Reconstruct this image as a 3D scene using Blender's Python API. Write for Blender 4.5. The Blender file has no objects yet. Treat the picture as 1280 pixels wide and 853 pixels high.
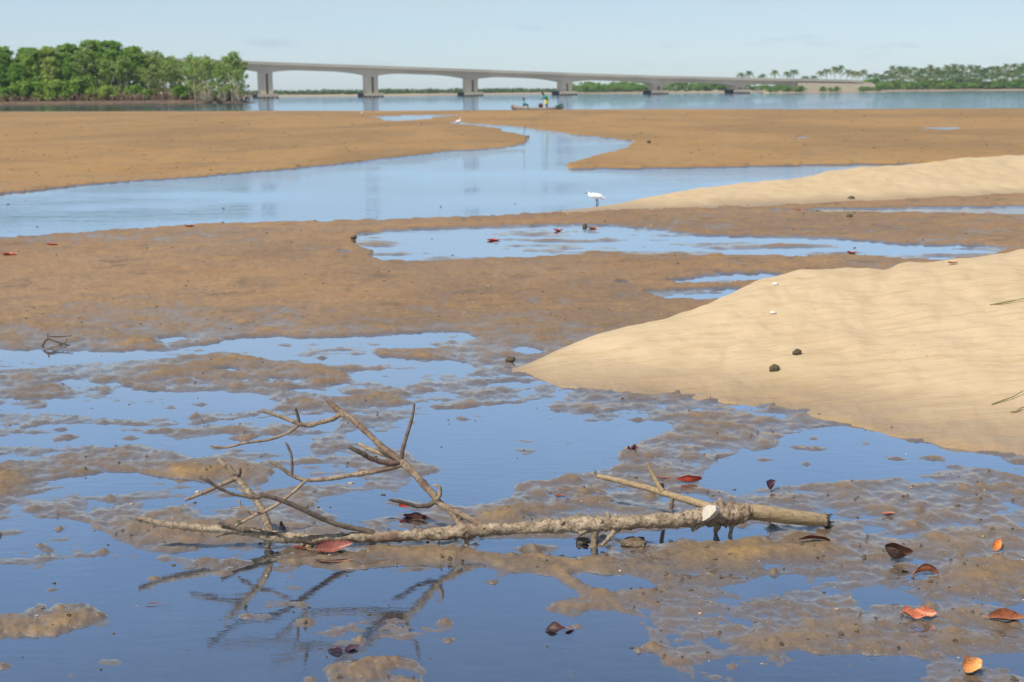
import bpy, bmesh, math, random
import numpy as np
from mathutils import Vector, Matrix, noise as mnoise

random.seed(7)
S = bpy.context.scene
COL = S.collection
R = math.radians

# ------------------------------------------------------------------ camera
EYE = Vector((0, 0, 2.0))
FPX = 1778.0                       # focal length in photo pixels (1280 wide)
PITCH, ROLL = math.atan((426.5 - 114.6) / FPX), R(0.516)
FWD = Vector((0, math.cos(PITCH), -math.sin(PITCH)))
RT0, UP0 = Vector((1, 0, 0)), Vector((0, math.sin(PITCH), math.cos(PITCH)))
RT = RT0 * math.cos(ROLL) - UP0 * math.sin(ROLL)
UP = UP0 * math.cos(ROLL) + RT0 * math.sin(ROLL)
cd = bpy.data.cameras.new('camera')
cam = bpy.data.objects.new('camera', cd)
COL.objects.link(cam)
M3 = Matrix((RT, UP, -FWD)).transposed()
cam.matrix_world = Matrix.Translation(EYE) @ M3.to_4x4()
cd.sensor_width, cd.lens = 36.0, 36.0 * FPX / 1280
cd.clip_start, cd.clip_end = 0.1, 30000
cd.dof.use_dof = True
cd.dof.focus_distance = 6.3
cd.dof.aperture_fstop = 5.6
S.camera = cam

# ------------------------------------------------------------------ sky, sun, exposure
SUN_AZ, SUN_EL = R(-132), R(54)
W = bpy.data.worlds.new('World'); S.world = W; W.use_nodes = True
wn, wl = W.node_tree.nodes, W.node_tree.links
sky = wn.new('ShaderNodeTexSky'); sky.sky_type = 'NISHITA'; sky.sun_disc = False
sky.sun_elevation, sky.sun_rotation = SUN_EL, SUN_AZ
sky.air_density, sky.dust_density, sky.ozone_density, sky.altitude = 0.7, 0.5, 2.2, 0
bgn = wn['Background']; bgn.inputs[1].default_value = 0.08
# a few faint thin wisps of cloud low over the horizon
tc = wn.new('ShaderNodeTexCoord'); mp = wn.new('ShaderNodeMapping')
mp.inputs['Scale'].default_value = (5, 5, 26)
nz = wn.new('ShaderNodeTexNoise'); nz.inputs['Scale'].default_value = 3.2; nz.inputs['Detail'].default_value = 5
rp = wn.new('ShaderNodeValToRGB'); rp.color_ramp.elements[0].position = .6; rp.color_ramp.elements[1].position = .82
mx = wn.new('ShaderNodeMixRGB'); mx.inputs[2].default_value = (4.6, 5.6, 6.8, 1)
mu = wn.new('ShaderNodeMath'); mu.operation = 'MULTIPLY'; mu.inputs[1].default_value = .8
wl.new(tc.outputs['Generated'], mp.inputs[0]); wl.new(mp.outputs[0], nz.inputs[0])
wl.new(nz.outputs[0], rp.inputs[0]); wl.new(rp.outputs[0], mu.inputs[0]); wl.new(mu.outputs[0], mx.inputs[0])
# thin even veil of high haze that the single-scattering sky model leaves out
ad = wn.new('ShaderNodeMixRGB'); ad.blend_type = 'ADD'; ad.inputs[0].default_value = 1; ad.inputs[2].default_value = (.90, 1.30, 1.70, 1)
# thin pale cirrus a few degrees up, thinning towards the zenith
mpc = wn.new('ShaderNodeMapping'); mpc.inputs['Scale'].default_value = (2.2, 2.2, 9)
nc = wn.new('ShaderNodeTexNoise'); nc.inputs['Scale'].default_value = 1.6; nc.inputs['Detail'].default_value = 6; nc.inputs['Roughness'].default_value = .6
sp = wn.new('ShaderNodeSeparateXYZ'); zr = wn.new('ShaderNodeValToRGB'); ze = zr.color_ramp.elements
ze[0].position, ze[0].color = 0.0, (.05, .05, .05, 1); ze[1].position, ze[1].color = .5, (.05, .05, .05, 1)
for q_, c_ in ((.035, .30), (.09, .80), (.17, .60), (.30, .12)): e_ = ze.new(q_); e_.color = (c_, c_, c_, 1)
nr = wn.new('ShaderNodeMapRange'); nr.inputs[1].default_value, nr.inputs[2].default_value, nr.inputs[3].default_value, nr.inputs[4].default_value = .35, .65, .45, 1.0
cm = wn.new('ShaderNodeMath'); cm.operation = 'MULTIPLY'
cx = wn.new('ShaderNodeMixRGB'); cx.inputs[2].default_value = (6.0, 6.7, 7.0, 1)
wl.new(tc.outputs['Generated'], mpc.inputs[0]); wl.new(mpc.outputs[0], nc.inputs[0]); wl.new(tc.outputs['Generated'], sp.inputs[0]); wl.new(sp.outputs[2], zr.inputs[0])
wl.new(nc.outputs[0], nr.inputs[0]); wl.new(nr.outputs[0], cm.inputs[0]); wl.new(zr.outputs[0], cm.inputs[1]); wl.new(cm.outputs[0], cx.inputs[0])
wl.new(sky.outputs[0], ad.inputs[1]); wl.new(ad.outputs[0], cx.inputs[1]); wl.new(cx.outputs[0], mx.inputs[1]); wl.new(mx.outputs[0], bgn.inputs[0])
sd = bpy.data.lights.new('sun', 'SUN'); sd.energy = 4.3; sd.angle = R(0.53); sd.color = (1, .93, .82)
so = bpy.data.objects.new('sun', sd); COL.objects.link(so)
SDIR = Vector((math.sin(SUN_AZ) * math.cos(SUN_EL), math.cos(SUN_AZ) * math.cos(SUN_EL), math.sin(SUN_EL)))
so.rotation_euler = SDIR.to_track_quat('Z', 'Y').to_euler()
S.view_settings.view_transform = 'Standard'; S.view_settings.look = 'None'
S.view_settings.gamma = 1.0; S.view_settings.use_curve_mapping = False
S.view_settings.exposure = 0.4
S.render.engine = 'CYCLES'
S.cycles.max_bounces = 8; S.cycles.transparent_max_bounces = 16
S.cycles.volume_bounces = 2
S.cycles.use_denoising = True

# ------------------------------------------------------------------ helpers
def ray(u, v):
    return FWD + RT * ((u - 640) / FPX) + UP * ((426.5 - v) / FPX)
def at(u, v, z=0.0):               # photo pixel -> point on the level plane z
    d = ray(u, v); t = (z - EYE.z) / d.z
    return EYE + d * t
def atY(u, v, Y):                  # photo pixel -> point at distance Y
    d = ray(u, v); return EYE + d * (Y / d.y)
def hor(u):
    return 114.6 - (u - 640) * math.tan(ROLL)
def kp(u, v, fv):                  # a raised point that stands over the ground seen at row fv
    return atY(u, v, at(u, fv).y)

def tag(o, label=None, cat=None, group=None, kind=None):
    if label: o['label'] = label
    if cat: o['category'] = cat
    if group: o['group'] = group
    if kind: o['kind'] = kind
    return o
def link(name, me, mat=None, parent=None, smooth=True):
    o = bpy.data.objects.new(name, me); COL.objects.link(o)
    if mat is not None:
        me.materials.clear(); me.materials.append(mat)
    if smooth and len(me.polygons):
        me.polygons.foreach_set('use_smooth', [True] * len(me.polygons))
    if parent is not None: o.parent = parent
    return o
def empty(name, loc=(0, 0, 0), rz=0):
    o = bpy.data.objects.new(name, None); COL.objects.link(o); o.location = loc; o.rotation_euler = (0, 0, rz)
    o.empty_display_size = .1
    return o
def copy_tree(o, parent=None):
    c = o.copy(); COL.objects.link(c); c.parent = parent
    for ch in o.children: copy_tree(ch, c)
    return c

class MB:
    """collects tubes, boxes and cards, links them as ONE mesh object"""
    def __init__(s): s.v, s.f = [], []
    def add(s, vs, fs):
        b = len(s.v); s.v += [tuple(p) for p in vs]; s.f += [tuple(i + b for i in f) for f in fs]
    def box(s, c, size, ax=None):
        ax = ax or (Vector((1, 0, 0)), Vector((0, 1, 0)), Vector((0, 0, 1))); c = Vector(c)
        vs = [c + ax[0] * size[0] * x / 2 + ax[1] * size[1] * y / 2 + ax[2] * size[2] * z / 2
              for x in (-1, 1) for y in (-1, 1) for z in (-1, 1)]
        s.add(vs, [(0, 1, 3, 2), (4, 6, 7, 5), (0, 4, 5, 1), (2, 3, 7, 6), (0, 2, 6, 4), (1, 5, 7, 3)])
    def tube(s, pts, rad, n=8, sub=1, rough=0.0, fr=30.0, caps=True, seed=0.0):
        pts = [Vector(p) for p in pts]
        if sub > 1 and len(pts) > 1:
            P, Q = [], []
            for i in range(len(pts) - 1):
                p0, p1, p2, p3 = pts[max(i - 1, 0)], pts[i], pts[i + 1], pts[min(i + 2, len(pts) - 1)]
                for k in range(sub):
                    t = k / sub
                    P.append(.5 * ((2 * p1) + (p2 - p0) * t + (2 * p0 - 5 * p1 + 4 * p2 - p3) * t * t + (3 * p1 - p0 - 3 * p2 + p3) * t ** 3))
                    Q.append(rad[i] * (1 - t) + rad[i + 1] * t)
            P.append(pts[-1]); Q.append(rad[-1]); pts, rad = P, Q
        vs, fs, m = [], [], len(pts)
        T = (pts[1] - pts[0]).normalized(); N = T.orthogonal().normalized()
        for i, p in enumerate(pts):
            t2 = (pts[min(i + 1, m - 1)] - pts[max(i - 1, 0)]).normalized()
            N = (N - t2 * N.dot(t2)).normalized(); B = t2.cross(N)
            for k in range(n):
                a = 2 * math.pi * k / n
                d = N * math.cos(a) + B * math.sin(a)
                q = p + d * rad[i]
                if rough: q = q + d * rad[i] * rough * (mnoise.noise(q * fr + Vector((seed, 0, 0))) + .6 * mnoise.noise(q * fr * 2.7))
                vs.append(q)
        for i in range(m - 1):
            for k in range(n):
                k2 = (k + 1) % n
                fs.append((i * n + k, i * n + k2, (i + 1) * n + k2, (i + 1) * n + k))
        if caps:
            fs.append(tuple(range(n - 1, -1, -1))); fs.append(tuple((m - 1) * n + k for k in range(n)))
        s.add(vs, fs)
    def blob(s, c, r, seed=0, amp=.3, nu=8, nv=6, fr=1.0):
        c = Vector(c); vs, fs = [], []
        for j in range(nv + 1):
            th = math.pi * j / nv
            for i in range(nu):
                ph = 2 * math.pi * i / nu
                d = Vector((math.sin(th) * math.cos(ph), math.sin(th) * math.sin(ph), math.cos(th)))
                k = 1 + amp * mnoise.noise(d * 1.7 * fr + Vector((seed * 3.1, seed, 0)))
                vs.append(c + Vector((d.x * r[0], d.y * r[1], d.z * r[2])) * k)
        for j in range(nv):
            for i in range(nu):
                i2 = (i + 1) % nu
                fs.append((j * nu + i, (j + 1) * nu + i, (j + 1) * nu + i2, j * nu + i2))
        s.add(vs, fs)
    def mesh(s, name):
        me = bpy.data.meshes.new(name); me.from_pydata(s.v, [], s.f); me.update(); return me
    def build(s, name, mat, parent=None, smooth=True):
        return link(name, s.mesh(name), mat, parent, smooth)

# ---- node material helper
class NM:
    def __init__(s, name):
        s.m = bpy.data.materials.new(name); s.m.use_nodes = True
        s.n, s.l = s.m.node_tree.nodes, s.m.node_tree.links
        s.b = s.n['Principled BSDF']; s.out = s.n['Material Output']
    def nd(s, t, ins=None, **kw):
        x = s.n.new(t)
        for k, v in kw.items(): setattr(x, k, v)
        for k, v in (ins or {}).items(): s.put(x.inputs[k], v)
        return x
    def put(s, sock, v):
        if hasattr(v, 'is_linked') or isinstance(v, bpy.types.NodeSocket): s.l.new(v, sock)
        else:
            if isinstance(v, tuple) and len(v) == 3 and sock.type == 'RGBA': v = (*v, 1)
            sock.default_value = v
    def noise(s, scale, detail=4, rough=.55, vec=None, dist=0):
        x = s.nd('ShaderNodeTexNoise', {'Scale': scale, 'Detail': detail, 'Roughness': rough, 'Distortion': dist})
        if vec is not None: s.l.new(vec, x.inputs['Vector'])
        return x.outputs[0]
    def math(s, op, a, b=0.0, clamp=False):
        x = s.nd('ShaderNodeMath', {0: a, 1: b}, operation=op, use_clamp=clamp); return x.outputs[0]
    def rng(s, v, a, b, c=0.0, d=1.0):
        x = s.nd('ShaderNodeMapRange', {0: v, 1: a, 2: b, 3: c, 4: d}); return x.outputs[0]
    def mix(s, f, a, b, mode='MIX'):
        x = s.nd('ShaderNodeMixRGB', {0: f, 1: a, 2: b}, blend_type=mode); return x.outputs[0]
    def bump(s, h, strength=.3, dist=.01, normal=None):
        x = s.nd('ShaderNodeBump', {'Height': h, 'Strength': strength, 'Distance': dist})
        if normal is not None: s.l.new(normal, x.inputs['Normal'])
        return x.outputs[0]
    def pos(s): return s.nd('ShaderNodeNewGeometry').outputs['Position']
    def obj(s): return s.nd('ShaderNodeTexCoord').outputs['Object']
    def set(s, **kw):
        for k, v in kw.items(): s.put(s.b.inputs[k.replace('_', ' ')], v)
        return s

def simple(name, col, rough=.7, var=.25, scale=8, bump=.0, bscale=40, spec=.4, coords='obj'):
    m = NM(name); vec = m.obj() if coords == 'obj' else m.pos()
    n = m.noise(scale, 5, .6, vec)
    c = m.mix(m.rng(n, .32, .68), tuple(x * (1 - var) for x in col), tuple(min(1, x * (1 + var)) for x in col))
    m.set(Base_Color=c, Roughness=rough, Specular_IOR_Level=spec)
    if bump: m.set(Normal=m.bump(m.noise(bscale, 5, .6, vec), bump, .02))
    return m.m

# ---- materials of the ground
def mat_mud():
    m = NM('wet_mud'); p = m.pos()
    z = m.nd('ShaderNodeSeparateXYZ', {0: p}).outputs[2]
    n1, n2, n3 = m.noise(.35, 4, .6, p), m.noise(2.4, 5, .6, p), m.noise(14, 4, .6, p)
    zz = m.math('ADD', z, m.math('MULTIPLY', m.math('SUBTRACT', n2, .5), .016))
    dry = m.rng(zz, .001, .034)
    yy = m.nd('ShaderNodeSeparateXYZ', {0: p}).outputs[1]
    drycol = m.mix(m.rng(yy, 8.5, 14), (.205, .145, .088), (.272, .174, .096))
    drycol = m.mix(m.rng(yy, 26, 38), drycol, (.315, .192, .074))
    c = m.mix(dry, (.112, .082, .060), drycol)
    c = m.mix(m.rng(n1, .38, .68), c, m.mix(1.0, c, (1.06, .95, .78), 'MULTIPLY'))
    c = m.mix(m.math('MULTIPLY', m.rng(n2, .55, .75), dry), c, (.32, .20, .075))        # ochre silt film
    c = m.mix(m.math('MULTIPLY', m.rng(n3, .48, .8), .55), c, (.085, .06, .042))
    mpf = m.nd('ShaderNodeMapping', {0: p}); mpf.inputs['Scale'].default_value = (.10, .045, .1)
    c = m.mix(m.math('MULTIPLY', m.rng(m.noise(1, 6, .65, mpf.outputs[0], .5), .44, .58), .55), c, m.mix(1, c, (.58, .61, .68), 'MULTIPLY'))
    c = m.mix(m.math('MULTIPLY', m.rng(m.noise(1.6, 4, .65, p), .58, .66), .6), c, (.11, .08, .05))
    c = m.mix(m.math('MULTIPLY', m.rng(m.noise(.55, 5, .7, p), .52, .62), .35), c, (.15, .10, .06))
    c = m.mix(m.rng(m.noise(70, 3, .6, p), .6, .85), c, (.38, .27, .16))
    rough = m.rng(zz, -.002, .026, .16, .62)
    m.set(Base_Color=c, Roughness=rough, Specular_IOR_Level=m.rng(zz, .0, .03, .6, .15))
    nn = m.bump(m.noise(1.1, 5, .65, p), .5, .05)
    nn = m.nd('ShaderNodeBump', {'Height': m.noise(9, 6, .65, p), 'Distance': .022, 'Normal': nn, 'Strength': m.rng(zz, .0, .02, .3, .75)}).outputs[0]
    nn = m.bump(m.noise(48, 6, .7, p), .5, .008, nn)
    m.set(Normal=m.bump(m.noise(170, 4, .7, p), .45, .0035, nn))
    wet = m.math('SUBTRACT', 1.0, m.rng(zz, .006, .026))
    m.set(Coat_Weight=m.math('MULTIPLY', wet, .9), Coat_Roughness=m.rng(zz, 0, .012, .05, .16), Coat_IOR=m.rng(zz, .0, .009, 3.0, 1.55), Coat_Normal=m.nd('ShaderNodeBump', {'Height': m.noise(12, 4, .6, p), 'Distance': .012, 'Strength': m.rng(zz, .0, .02, .06, .4)}).outputs[0])
    return m.m
def mat_sand():
    m = NM('dry_sand'); p = m.pos()
    z = m.nd('ShaderNodeSeparateXYZ', {0: p}).outputs[2]
    n1, n2 = m.noise(.8, 5, .6, p, .6), m.noise(7, 5, .6, p)
    mp = m.nd('ShaderNodeMapping', {0: p}); mp.inputs['Rotation'].default_value = (0, 0, R(32)); mp.inputs['Scale'].default_value = (3, 14, 3)
    n3 = m.noise(1.0, 5, .6, mp.outputs[0], .4)
    c = m.mix(n1, (.43, .318, .185), (.505, .395, .255))
    c = m.mix(m.math('MULTIPLY', m.rng(n3, .48, .72), .5), c, (.33, .215, .10))
    wet = m.math('SUBTRACT', 1.0, m.rng(m.math('ADD', z, m.math('MULTIPLY', m.math('SUBTRACT', n1, .5), .10)), .0, .14))
    c = m.mix(wet, c, (.285, .195, .105))
    c = m.mix(m.math('MULTIPLY', m.rng(m.noise(160, 2, .5, p), .62, .8), .4), c, (.22, .15, .09))
    m.set(Base_Color=c, Roughness=m.rng(wet, 0, 1, .85, .24), Specular_IOR_Level=m.rng(wet, 0, 1, .2, .6))
    nn = m.bump(n3, .5, .03)
    nn = m.bump(n2, .5, .02, nn)
    m.set(Normal=m.bump(m.noise(90, 4, .6, p), .3, .004, nn))
    return m.m
def mat_water():
    m = NM('tidal_water'); p = m.pos()
    s = m.nd('ShaderNodeSeparateXYZ', {0: p}); y = s.outputs[1]
    # wind ripples: long crested; calm on the shallow pools, livelier on the channel and the river
    mp = m.nd('ShaderNodeMapping', {0: p}); mp.inputs['Rotation'].default_value = (0, 0, R(12)); mp.inputs['Scale'].default_value = (.35, 1, 1)
    near = m.noise(16, 4, .6, mp.outputs[0]); mid = m.noise(2.2, 5, .65, mp.outputs[0]); far = m.noise(.35, 5, .7, mp.outputs[0])
    patch = m.rng(m.noise(.16, 3, .5, p), .35, .6)
    b0 = m.bump(near, .05, .015)
    b1 = m.nd('ShaderNodeBump', {'Height': mid, 'Distance': .022, 'Normal': b0, 'Strength': m.math('MULTIPLY', m.rng(y, 17, 24, 0, 1.0), m.rng(patch, 0, 1, .05, 1))}).outputs[0]
    b2 = m.nd('ShaderNodeBump', {'Height': far, 'Distance': .10, 'Normal': b1, 'Strength': m.rng(y, 120, 220, 0, .45)}).outputs[0]
    lw = m.nd('ShaderNodeLayerWeight', {'Blend': .5, 'Normal': b2}).outputs['Facing']
    rp = m.nd('ShaderNodeValToRGB', {0: lw}); el = rp.color_ramp.elements
    el[0].position, el[0].color = .30, (.03, .03, .03, 1); el[1].position, el[1].color = 1.0, (.97, .97, .97, 1)
    for q, c in ((.60, .50), (.675, .70), (.765, .88), (.88, .94)): e = el.new(q); e.color = (c, c, c, 1)
    fr = rp.outputs[0]
    gl = m.nd('ShaderNodeBsdfGlossy', {'Color': (.75, .865, 1), 'Roughness': .03, 'Normal': b2})
    tr = m.nd('ShaderNodeBsdfTransparent', {'Color': (.58, .60, .64)})
    mix = m.nd('ShaderNodeMixShader', {0: fr, 1: tr.outputs[0], 2: gl.outputs[0]})
    m.l.new(mix.outputs[0], m.out.inputs[0])
    return m.m
MUD, SAND, WATER = mat_mud(), mat_sand(), mat_water()

# ------------------------------------------------------------------ numpy noise
_rs = np.random.RandomState(3)
_perm = np.tile(_rs.permutation(512), 2)
_ga = _rs.rand(512) * 2 * np.pi
_gx, _gy = np.cos(_ga), np.sin(_ga)
def pn(x, y):
    xi, yi = np.floor(x).astype(int), np.floor(y).astype(int)
    xf, yf = x - xi, y - yi
    u, w = xf ** 3 * (xf * (xf * 6 - 15) + 10), yf ** 3 * (yf * (yf * 6 - 15) + 10)
    def g(ix, iy, dx, dy):
        h = _perm[(_perm[ix & 511] + iy) & 511]
        return _gx[h] * dx + _gy[h] * dy
    a = g(xi, yi, xf, yf) * (1 - u) + g(xi + 1, yi, xf - 1, yf) * u
    b = g(xi, yi + 1, xf, yf - 1) * (1 - u) + g(xi + 1, yi + 1, xf - 1, yf - 1) * u
    return (a * (1 - w) + b * w) * 1.5
def fbm(x, y, o=4, g=.5):
    s, a, t = 0, 1, 0
    for i in range(o):
        s = s + a * pn(x * 2 ** i + 17.3 * i, y * 2 ** i - 9.1 * i); t += a; a *= g
    return s / t

# ------------------------------------------------------------------ mudflat: tidal flat with pools traced on the ground
U0, U1, V0, V1 = -340, 1620, 120, 1010
gh, gw = V1 - V0, U1 - U0
UU, VV = np.meshgrid(np.arange(U0, U1) + .5, np.arange(V0, V1) + .5)
def raster(polys):
    m = np.zeros((gh, gw), bool)
    for poly in polys:
        P = np.array(poly, float); q = np.zeros((gh, gw), bool)
        ys0, ys1 = int(max(P[:, 1].min() - V0 - 1, 0)), int(min(P[:, 1].max() - V0 + 2, gh))
        sub = np.zeros((ys1 - ys0, gw), bool); X, Y = UU[ys0:ys1], VV[ys0:ys1]
        for i in range(len(P)):
            (x1, y1), (x2, y2) = P[i], P[i - 1]
            if y1 == y2: continue
            c = ((y1 > Y) != (y2 > Y)) & (X < (x2 - x1) * (Y - y1) / (y2 - y1) + x1)
            sub ^= c
        m[ys0:ys1] |= sub
    return m.astype(np.float32)
def blur(a, su, sv):
    for ax, s in ((1, su), (0, sv)):
        r = int(s * 3) + 1; k = np.exp(-np.arange(-r, r + 1) ** 2 / (2 * s * s)); k /= k.sum()
        pad = [(0, 0), (0, 0)]; pad[ax] = (r, r); b = np.pad(a, pad, mode='edge'); o = np.zeros_like(a)
        for i, w in enumerate(k):
            o += w * (b[:, i:i + a.shape[1]] if ax == 1 else b[i:i + a.shape[0]])
        a = o
    return a
CHANNEL = [[(-340, 270), (0, 243), (100, 232), (240, 222), (400, 208), (520, 194), (600, 187), (640, 182), (664, 177), (655, 170), (620, 162), (580, 157.5), (548, 154), (575, 153),
            (600, 155), (650, 160), (700, 165), (750, 170), (792, 177), (780, 183), (760, 192), (735, 200), (705, 208), (716, 212), (900, 209), (1160, 205), (1620, 196), (1620, 222),
            (1280, 228), (1000, 240), (860, 252), (780, 262), (700, 266), (600, 271), (500, 275), (400, 278), (250, 281), (100, 291), (0, 298), (-340, 335)]]
FARPOOLS = [[(460, 147), (500, 144.5), (552, 143.6), (580, 144.6), (525, 150), (498, 151.5)], [(1150, 160.5), (1180, 159.5), (1206, 161.5), (1180, 164.5)], [(985, 173), (1010, 172), (1012, 174.5)],
            [(1030, 148), (1052, 147.5), (1050, 149.5)]]
MIDPOOLS = [[(450, 292), (500, 288), (560, 286), (640, 283), (740, 281), (800, 285), (860, 292), (920, 296), (1000, 296), (1060, 300), (1130, 306), (1230, 308), (1262, 312), (1240, 320), (1170, 327),
             (1100, 323), (1050, 319), (1000, 322), (900, 320), (820, 319), (740, 318), (680, 322), (640, 324), (560, 328), (480, 328), (460, 322), (470, 315), (450, 310), (440, 303)],
            [(415, 315), (432, 314), (446, 316), (430, 318)],
            [(930, 264), (1100, 261), (1290, 258), (1500, 252), (1500, 266), (1290, 269), (1130, 267)], [(830, 352), (900, 343), (960, 341), (988, 346), (950, 352), (900, 356), (850, 356)],
            [(800, 366), (880, 361), (925, 360), (940, 366), (900, 377), (830, 375)], [(755, 355), (785, 352), (790, 357)]]
POOLS = [[(-340, 440), (0, 437), (50, 438), (150, 440), (200, 436), (270, 430), (275, 424), (330, 421), (420, 422), (500, 417), (580, 415), (605, 422), (590, 428), (540, 436), (470, 436), (460, 442),
          (500, 448), (560, 452), (600, 458), (590, 465), (540, 472), (480, 480), (440, 472), (420, 460), (370, 452), (330, 452), (280, 440), (240, 445), (170, 455), (100, 458), (0, 463), (-340, 470)],
         [(180, 426), (240, 422), (238, 428), (185, 429)], [(640, 433), (690, 434), (680, 442), (650, 444)], [(600, 472), (650, 470), (675, 482), (640, 486)], [(700, 490), (715, 489), (712, 495)],
         [(220, 462), (290, 458), (310, 462), (280, 466)], [(370, 490), (420, 480), (460, 486), (440, 494)],
         [(50, 503), (100, 497), (150, 490), (200, 488), (260, 493), (330, 496), (335, 502), (310, 512), (240, 520), (190, 525), (130, 524), (90, 516)],
         [(-340, 545), (0, 540), (60, 533), (130, 530), (200, 533), (300, 525), (330, 518), (400, 512), (430, 520), (420, 540), (380, 555), (390, 570), (350, 575), (240, 573), (200, 560), (120, 560), (60, 572), (0, 580), (-340, 585)],
         [(520, 520), (560, 512), (640, 508), (680, 505), (690, 520), (750, 528), (830, 530), (850, 535), (800, 552), (770, 565), (780, 580), (740, 590), (690, 600), (650, 605), (640, 620), (600, 628), (540, 632),
          (510, 622), (520, 600), (560, 585), (520, 575), (500, 560), (430, 555), (430, 540), (490, 540), (520, 532)],
         [(870, 612), (885, 595), (900, 572), (960, 562), (985, 551), (960, 545), (1000, 542), (1050, 528), (1110, 545), (1200, 562), (1290, 584), (1400, 600), (1400, 612), (1280, 600), (1230, 587), (1185, 580), (1170, 590), (1100, 600), (1040, 606), (980, 608), (900, 613)],
         [(860, 535), (890, 530), (910, 536), (880, 540)],
         [(340, 585), (420, 575), (440, 585), (430, 600), (370, 610), (330, 612)], [(60, 600), (150, 590), (245, 602), (240, 615), (150, 612)], [(180, 628), (300, 622), (330, 634), (230, 640)], [(20, 615), (60, 612), (50, 622)],
         [(400, 622), (470, 612), (520, 630), (470, 646), (410, 640)], [(400, 655), (460, 640), (500, 640), (520, 655), (440, 660)],
         [(600, 674), (720, 671), (760, 690), (700, 700), (600, 692)], [(760, 668), (860, 662), (960, 655), (960, 670), (880, 679), (780, 682)],
         [(820, 625), (870, 618), (880, 626), (840, 632)],
         [(-340, 640), (0, 645), (60, 642), (120, 660), (180, 690), (250, 690), (330, 686), (345, 702), (430, 714), (500, 708), (590, 702), (640, 715), (690, 720), (720, 740), (760, 760), (800, 790), (830, 830), (860, 870),
          (800, 1010), (-340, 1010)],
         [(880, 832), (950, 815), (1050, 818), (1150, 825), (1135, 850), (960, 862)], [(1235, 768), (1290, 757), (1400, 770), (1300, 784)], [(1235, 825), (1300, 815), (1400, 830), (1300, 850)], [(905, 735), (960, 722), (1010, 720), (990, 738), (930, 745)],
         [(1060, 735), (1120, 740), (1150, 752), (1090, 755)], [(700, 715), (780, 722), (840, 735), (760, 742)], [(1255, 655), (1340, 652), (1300, 665)]]
MOUNDS = [[(340, 495), (380, 472), (460, 478), (520, 490), (500, 505), (420, 510), (350, 505)], [(-100, 590), (0, 582), (130, 578), (250, 580), (330, 590), (290, 598), (230, 595), (150, 586), (60, 596), (0, 606), (-100, 610)],
          [(-60, 775), (0, 768), (60, 745), (115, 752), (140, 772), (70, 800), (0, 800), (-60, 800)], [(90, 742), (130, 732), (180, 736), (150, 748), (110, 748)],
          [(490, 690), (560, 682), (640, 695), (760, 700), (860, 684), (960, 676), (1040, 668), (1060, 690), (900, 705), (760, 715), (600, 705), (500, 705)],
          [(580, 655), (640, 628), (720, 610), (780, 605), (760, 625), (690, 645)], [(395, 835), (440, 822), (520, 820), (560, 840), (520, 870), (420, 870)], [(670, 590), (690, 583), (705, 588), (690, 596)],
          [(130, 545), (165, 541), (170, 549), (140, 550)], [(0, 480), (120, 470), (210, 478), (180, 490), (60, 492), (0, 500)], [(260, 548), (320, 540), (380, 548), (320, 556)], [(930, 559), (990, 553), (1070, 560), (1060, 566), (980, 564)],
          [(400, 442), (480, 436), (560, 437), (540, 446), (440, 448)], [(200, 450), (300, 446), (420, 462), (430, 474), (320, 480), (200, 470)], [(130, 655), (230, 640), (330, 650), (320, 675), (200, 680)], [(1110, 745), (1200, 700), (1300, 700), (1300, 740)],
          [(690, 800), (740, 760), (800, 770), (800, 800)]]
pc = np.maximum(raster(CHANNEL), 0)
SEMI = [[(640, 715), (900, 706), (1100, 720), (1320, 750), (1320, 900), (830, 900)], [(-100, 600), (330, 600), (400, 650), (200, 660), (-100, 650)], [(400, 585), (560, 590), (560, 655), (400, 650)], [(680, 600), (880, 600), (880, 640), (640, 660)],
        [(200, 470), (700, 470), (860, 510), (860, 540), (520, 520), (340, 520)], [(-100, 465), (220, 470), (100, 530), (-100, 540)]]
ISL = [MOUNDS[i] for i in (2, 3, 6, 7, 8, 10, 11)] + [[(170, 728), (250, 722), (335, 738), (300, 748), (210, 742)], [(330, 735), (450, 728), (440, 738), (350, 742)], [(580, 800), (650, 796), (690, 806), (640, 816), (590, 812)], [(300, 770), (350, 766), (360, 774), (310, 778)],
       [(-40, 745), (30, 738), (40, 748), (-40, 756)], [(660, 760), (720, 745), (770, 765), (720, 780)], [(520, 745), (580, 742), (600, 750), (540, 756)]]
clean = blur(raster([p for p in POOLS if p[0] in ((520, 520), (870, 612), (50, 503))]), 6, 3)
sky_near = blur(np.maximum(raster(POOLS) * (1 - .50 * raster(ISL)), .38 * raster(SEMI[1:]) + .25 * raster(SEMI[:1])), 9, 3.2); sky_mid = blur(raster(MIDPOOLS), 3, 1.2); sky_far = blur(np.maximum(pc, raster(FARPOOLS)), 1.6, .8)
mnd = blur(raster(MOUNDS), 16, 5)
def samp(a, u, v):
    x, y = np.clip(u - U0 - .5, 0, gw - 1.001), np.clip(v - V0 - .5, 0, gh - 1.001)
    i, j = x.astype(int), y.astype(int); fx, fy = x - i, y - j
    return (a[j, i] * (1 - fx) + a[j, i + 1] * fx) * (1 - fy) + (a[j + 1, i] * (1 - fx) + a[j + 1, i + 1] * fx) * fy
def ss(x, a, b):
    t = np.clip((x - a) / (b - a), 0, 1); return t * t * (3 - 2 * t)
def edge_v(u): return np.interp(u, [-340, 0, 300, 500, 700, 900, 1280, 1620], [142, 139.6, 139.2, 138.6, 137.2, 136.6, 135.8, 134.5])
_rl = random.Random(11); LUMPS = []
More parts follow.
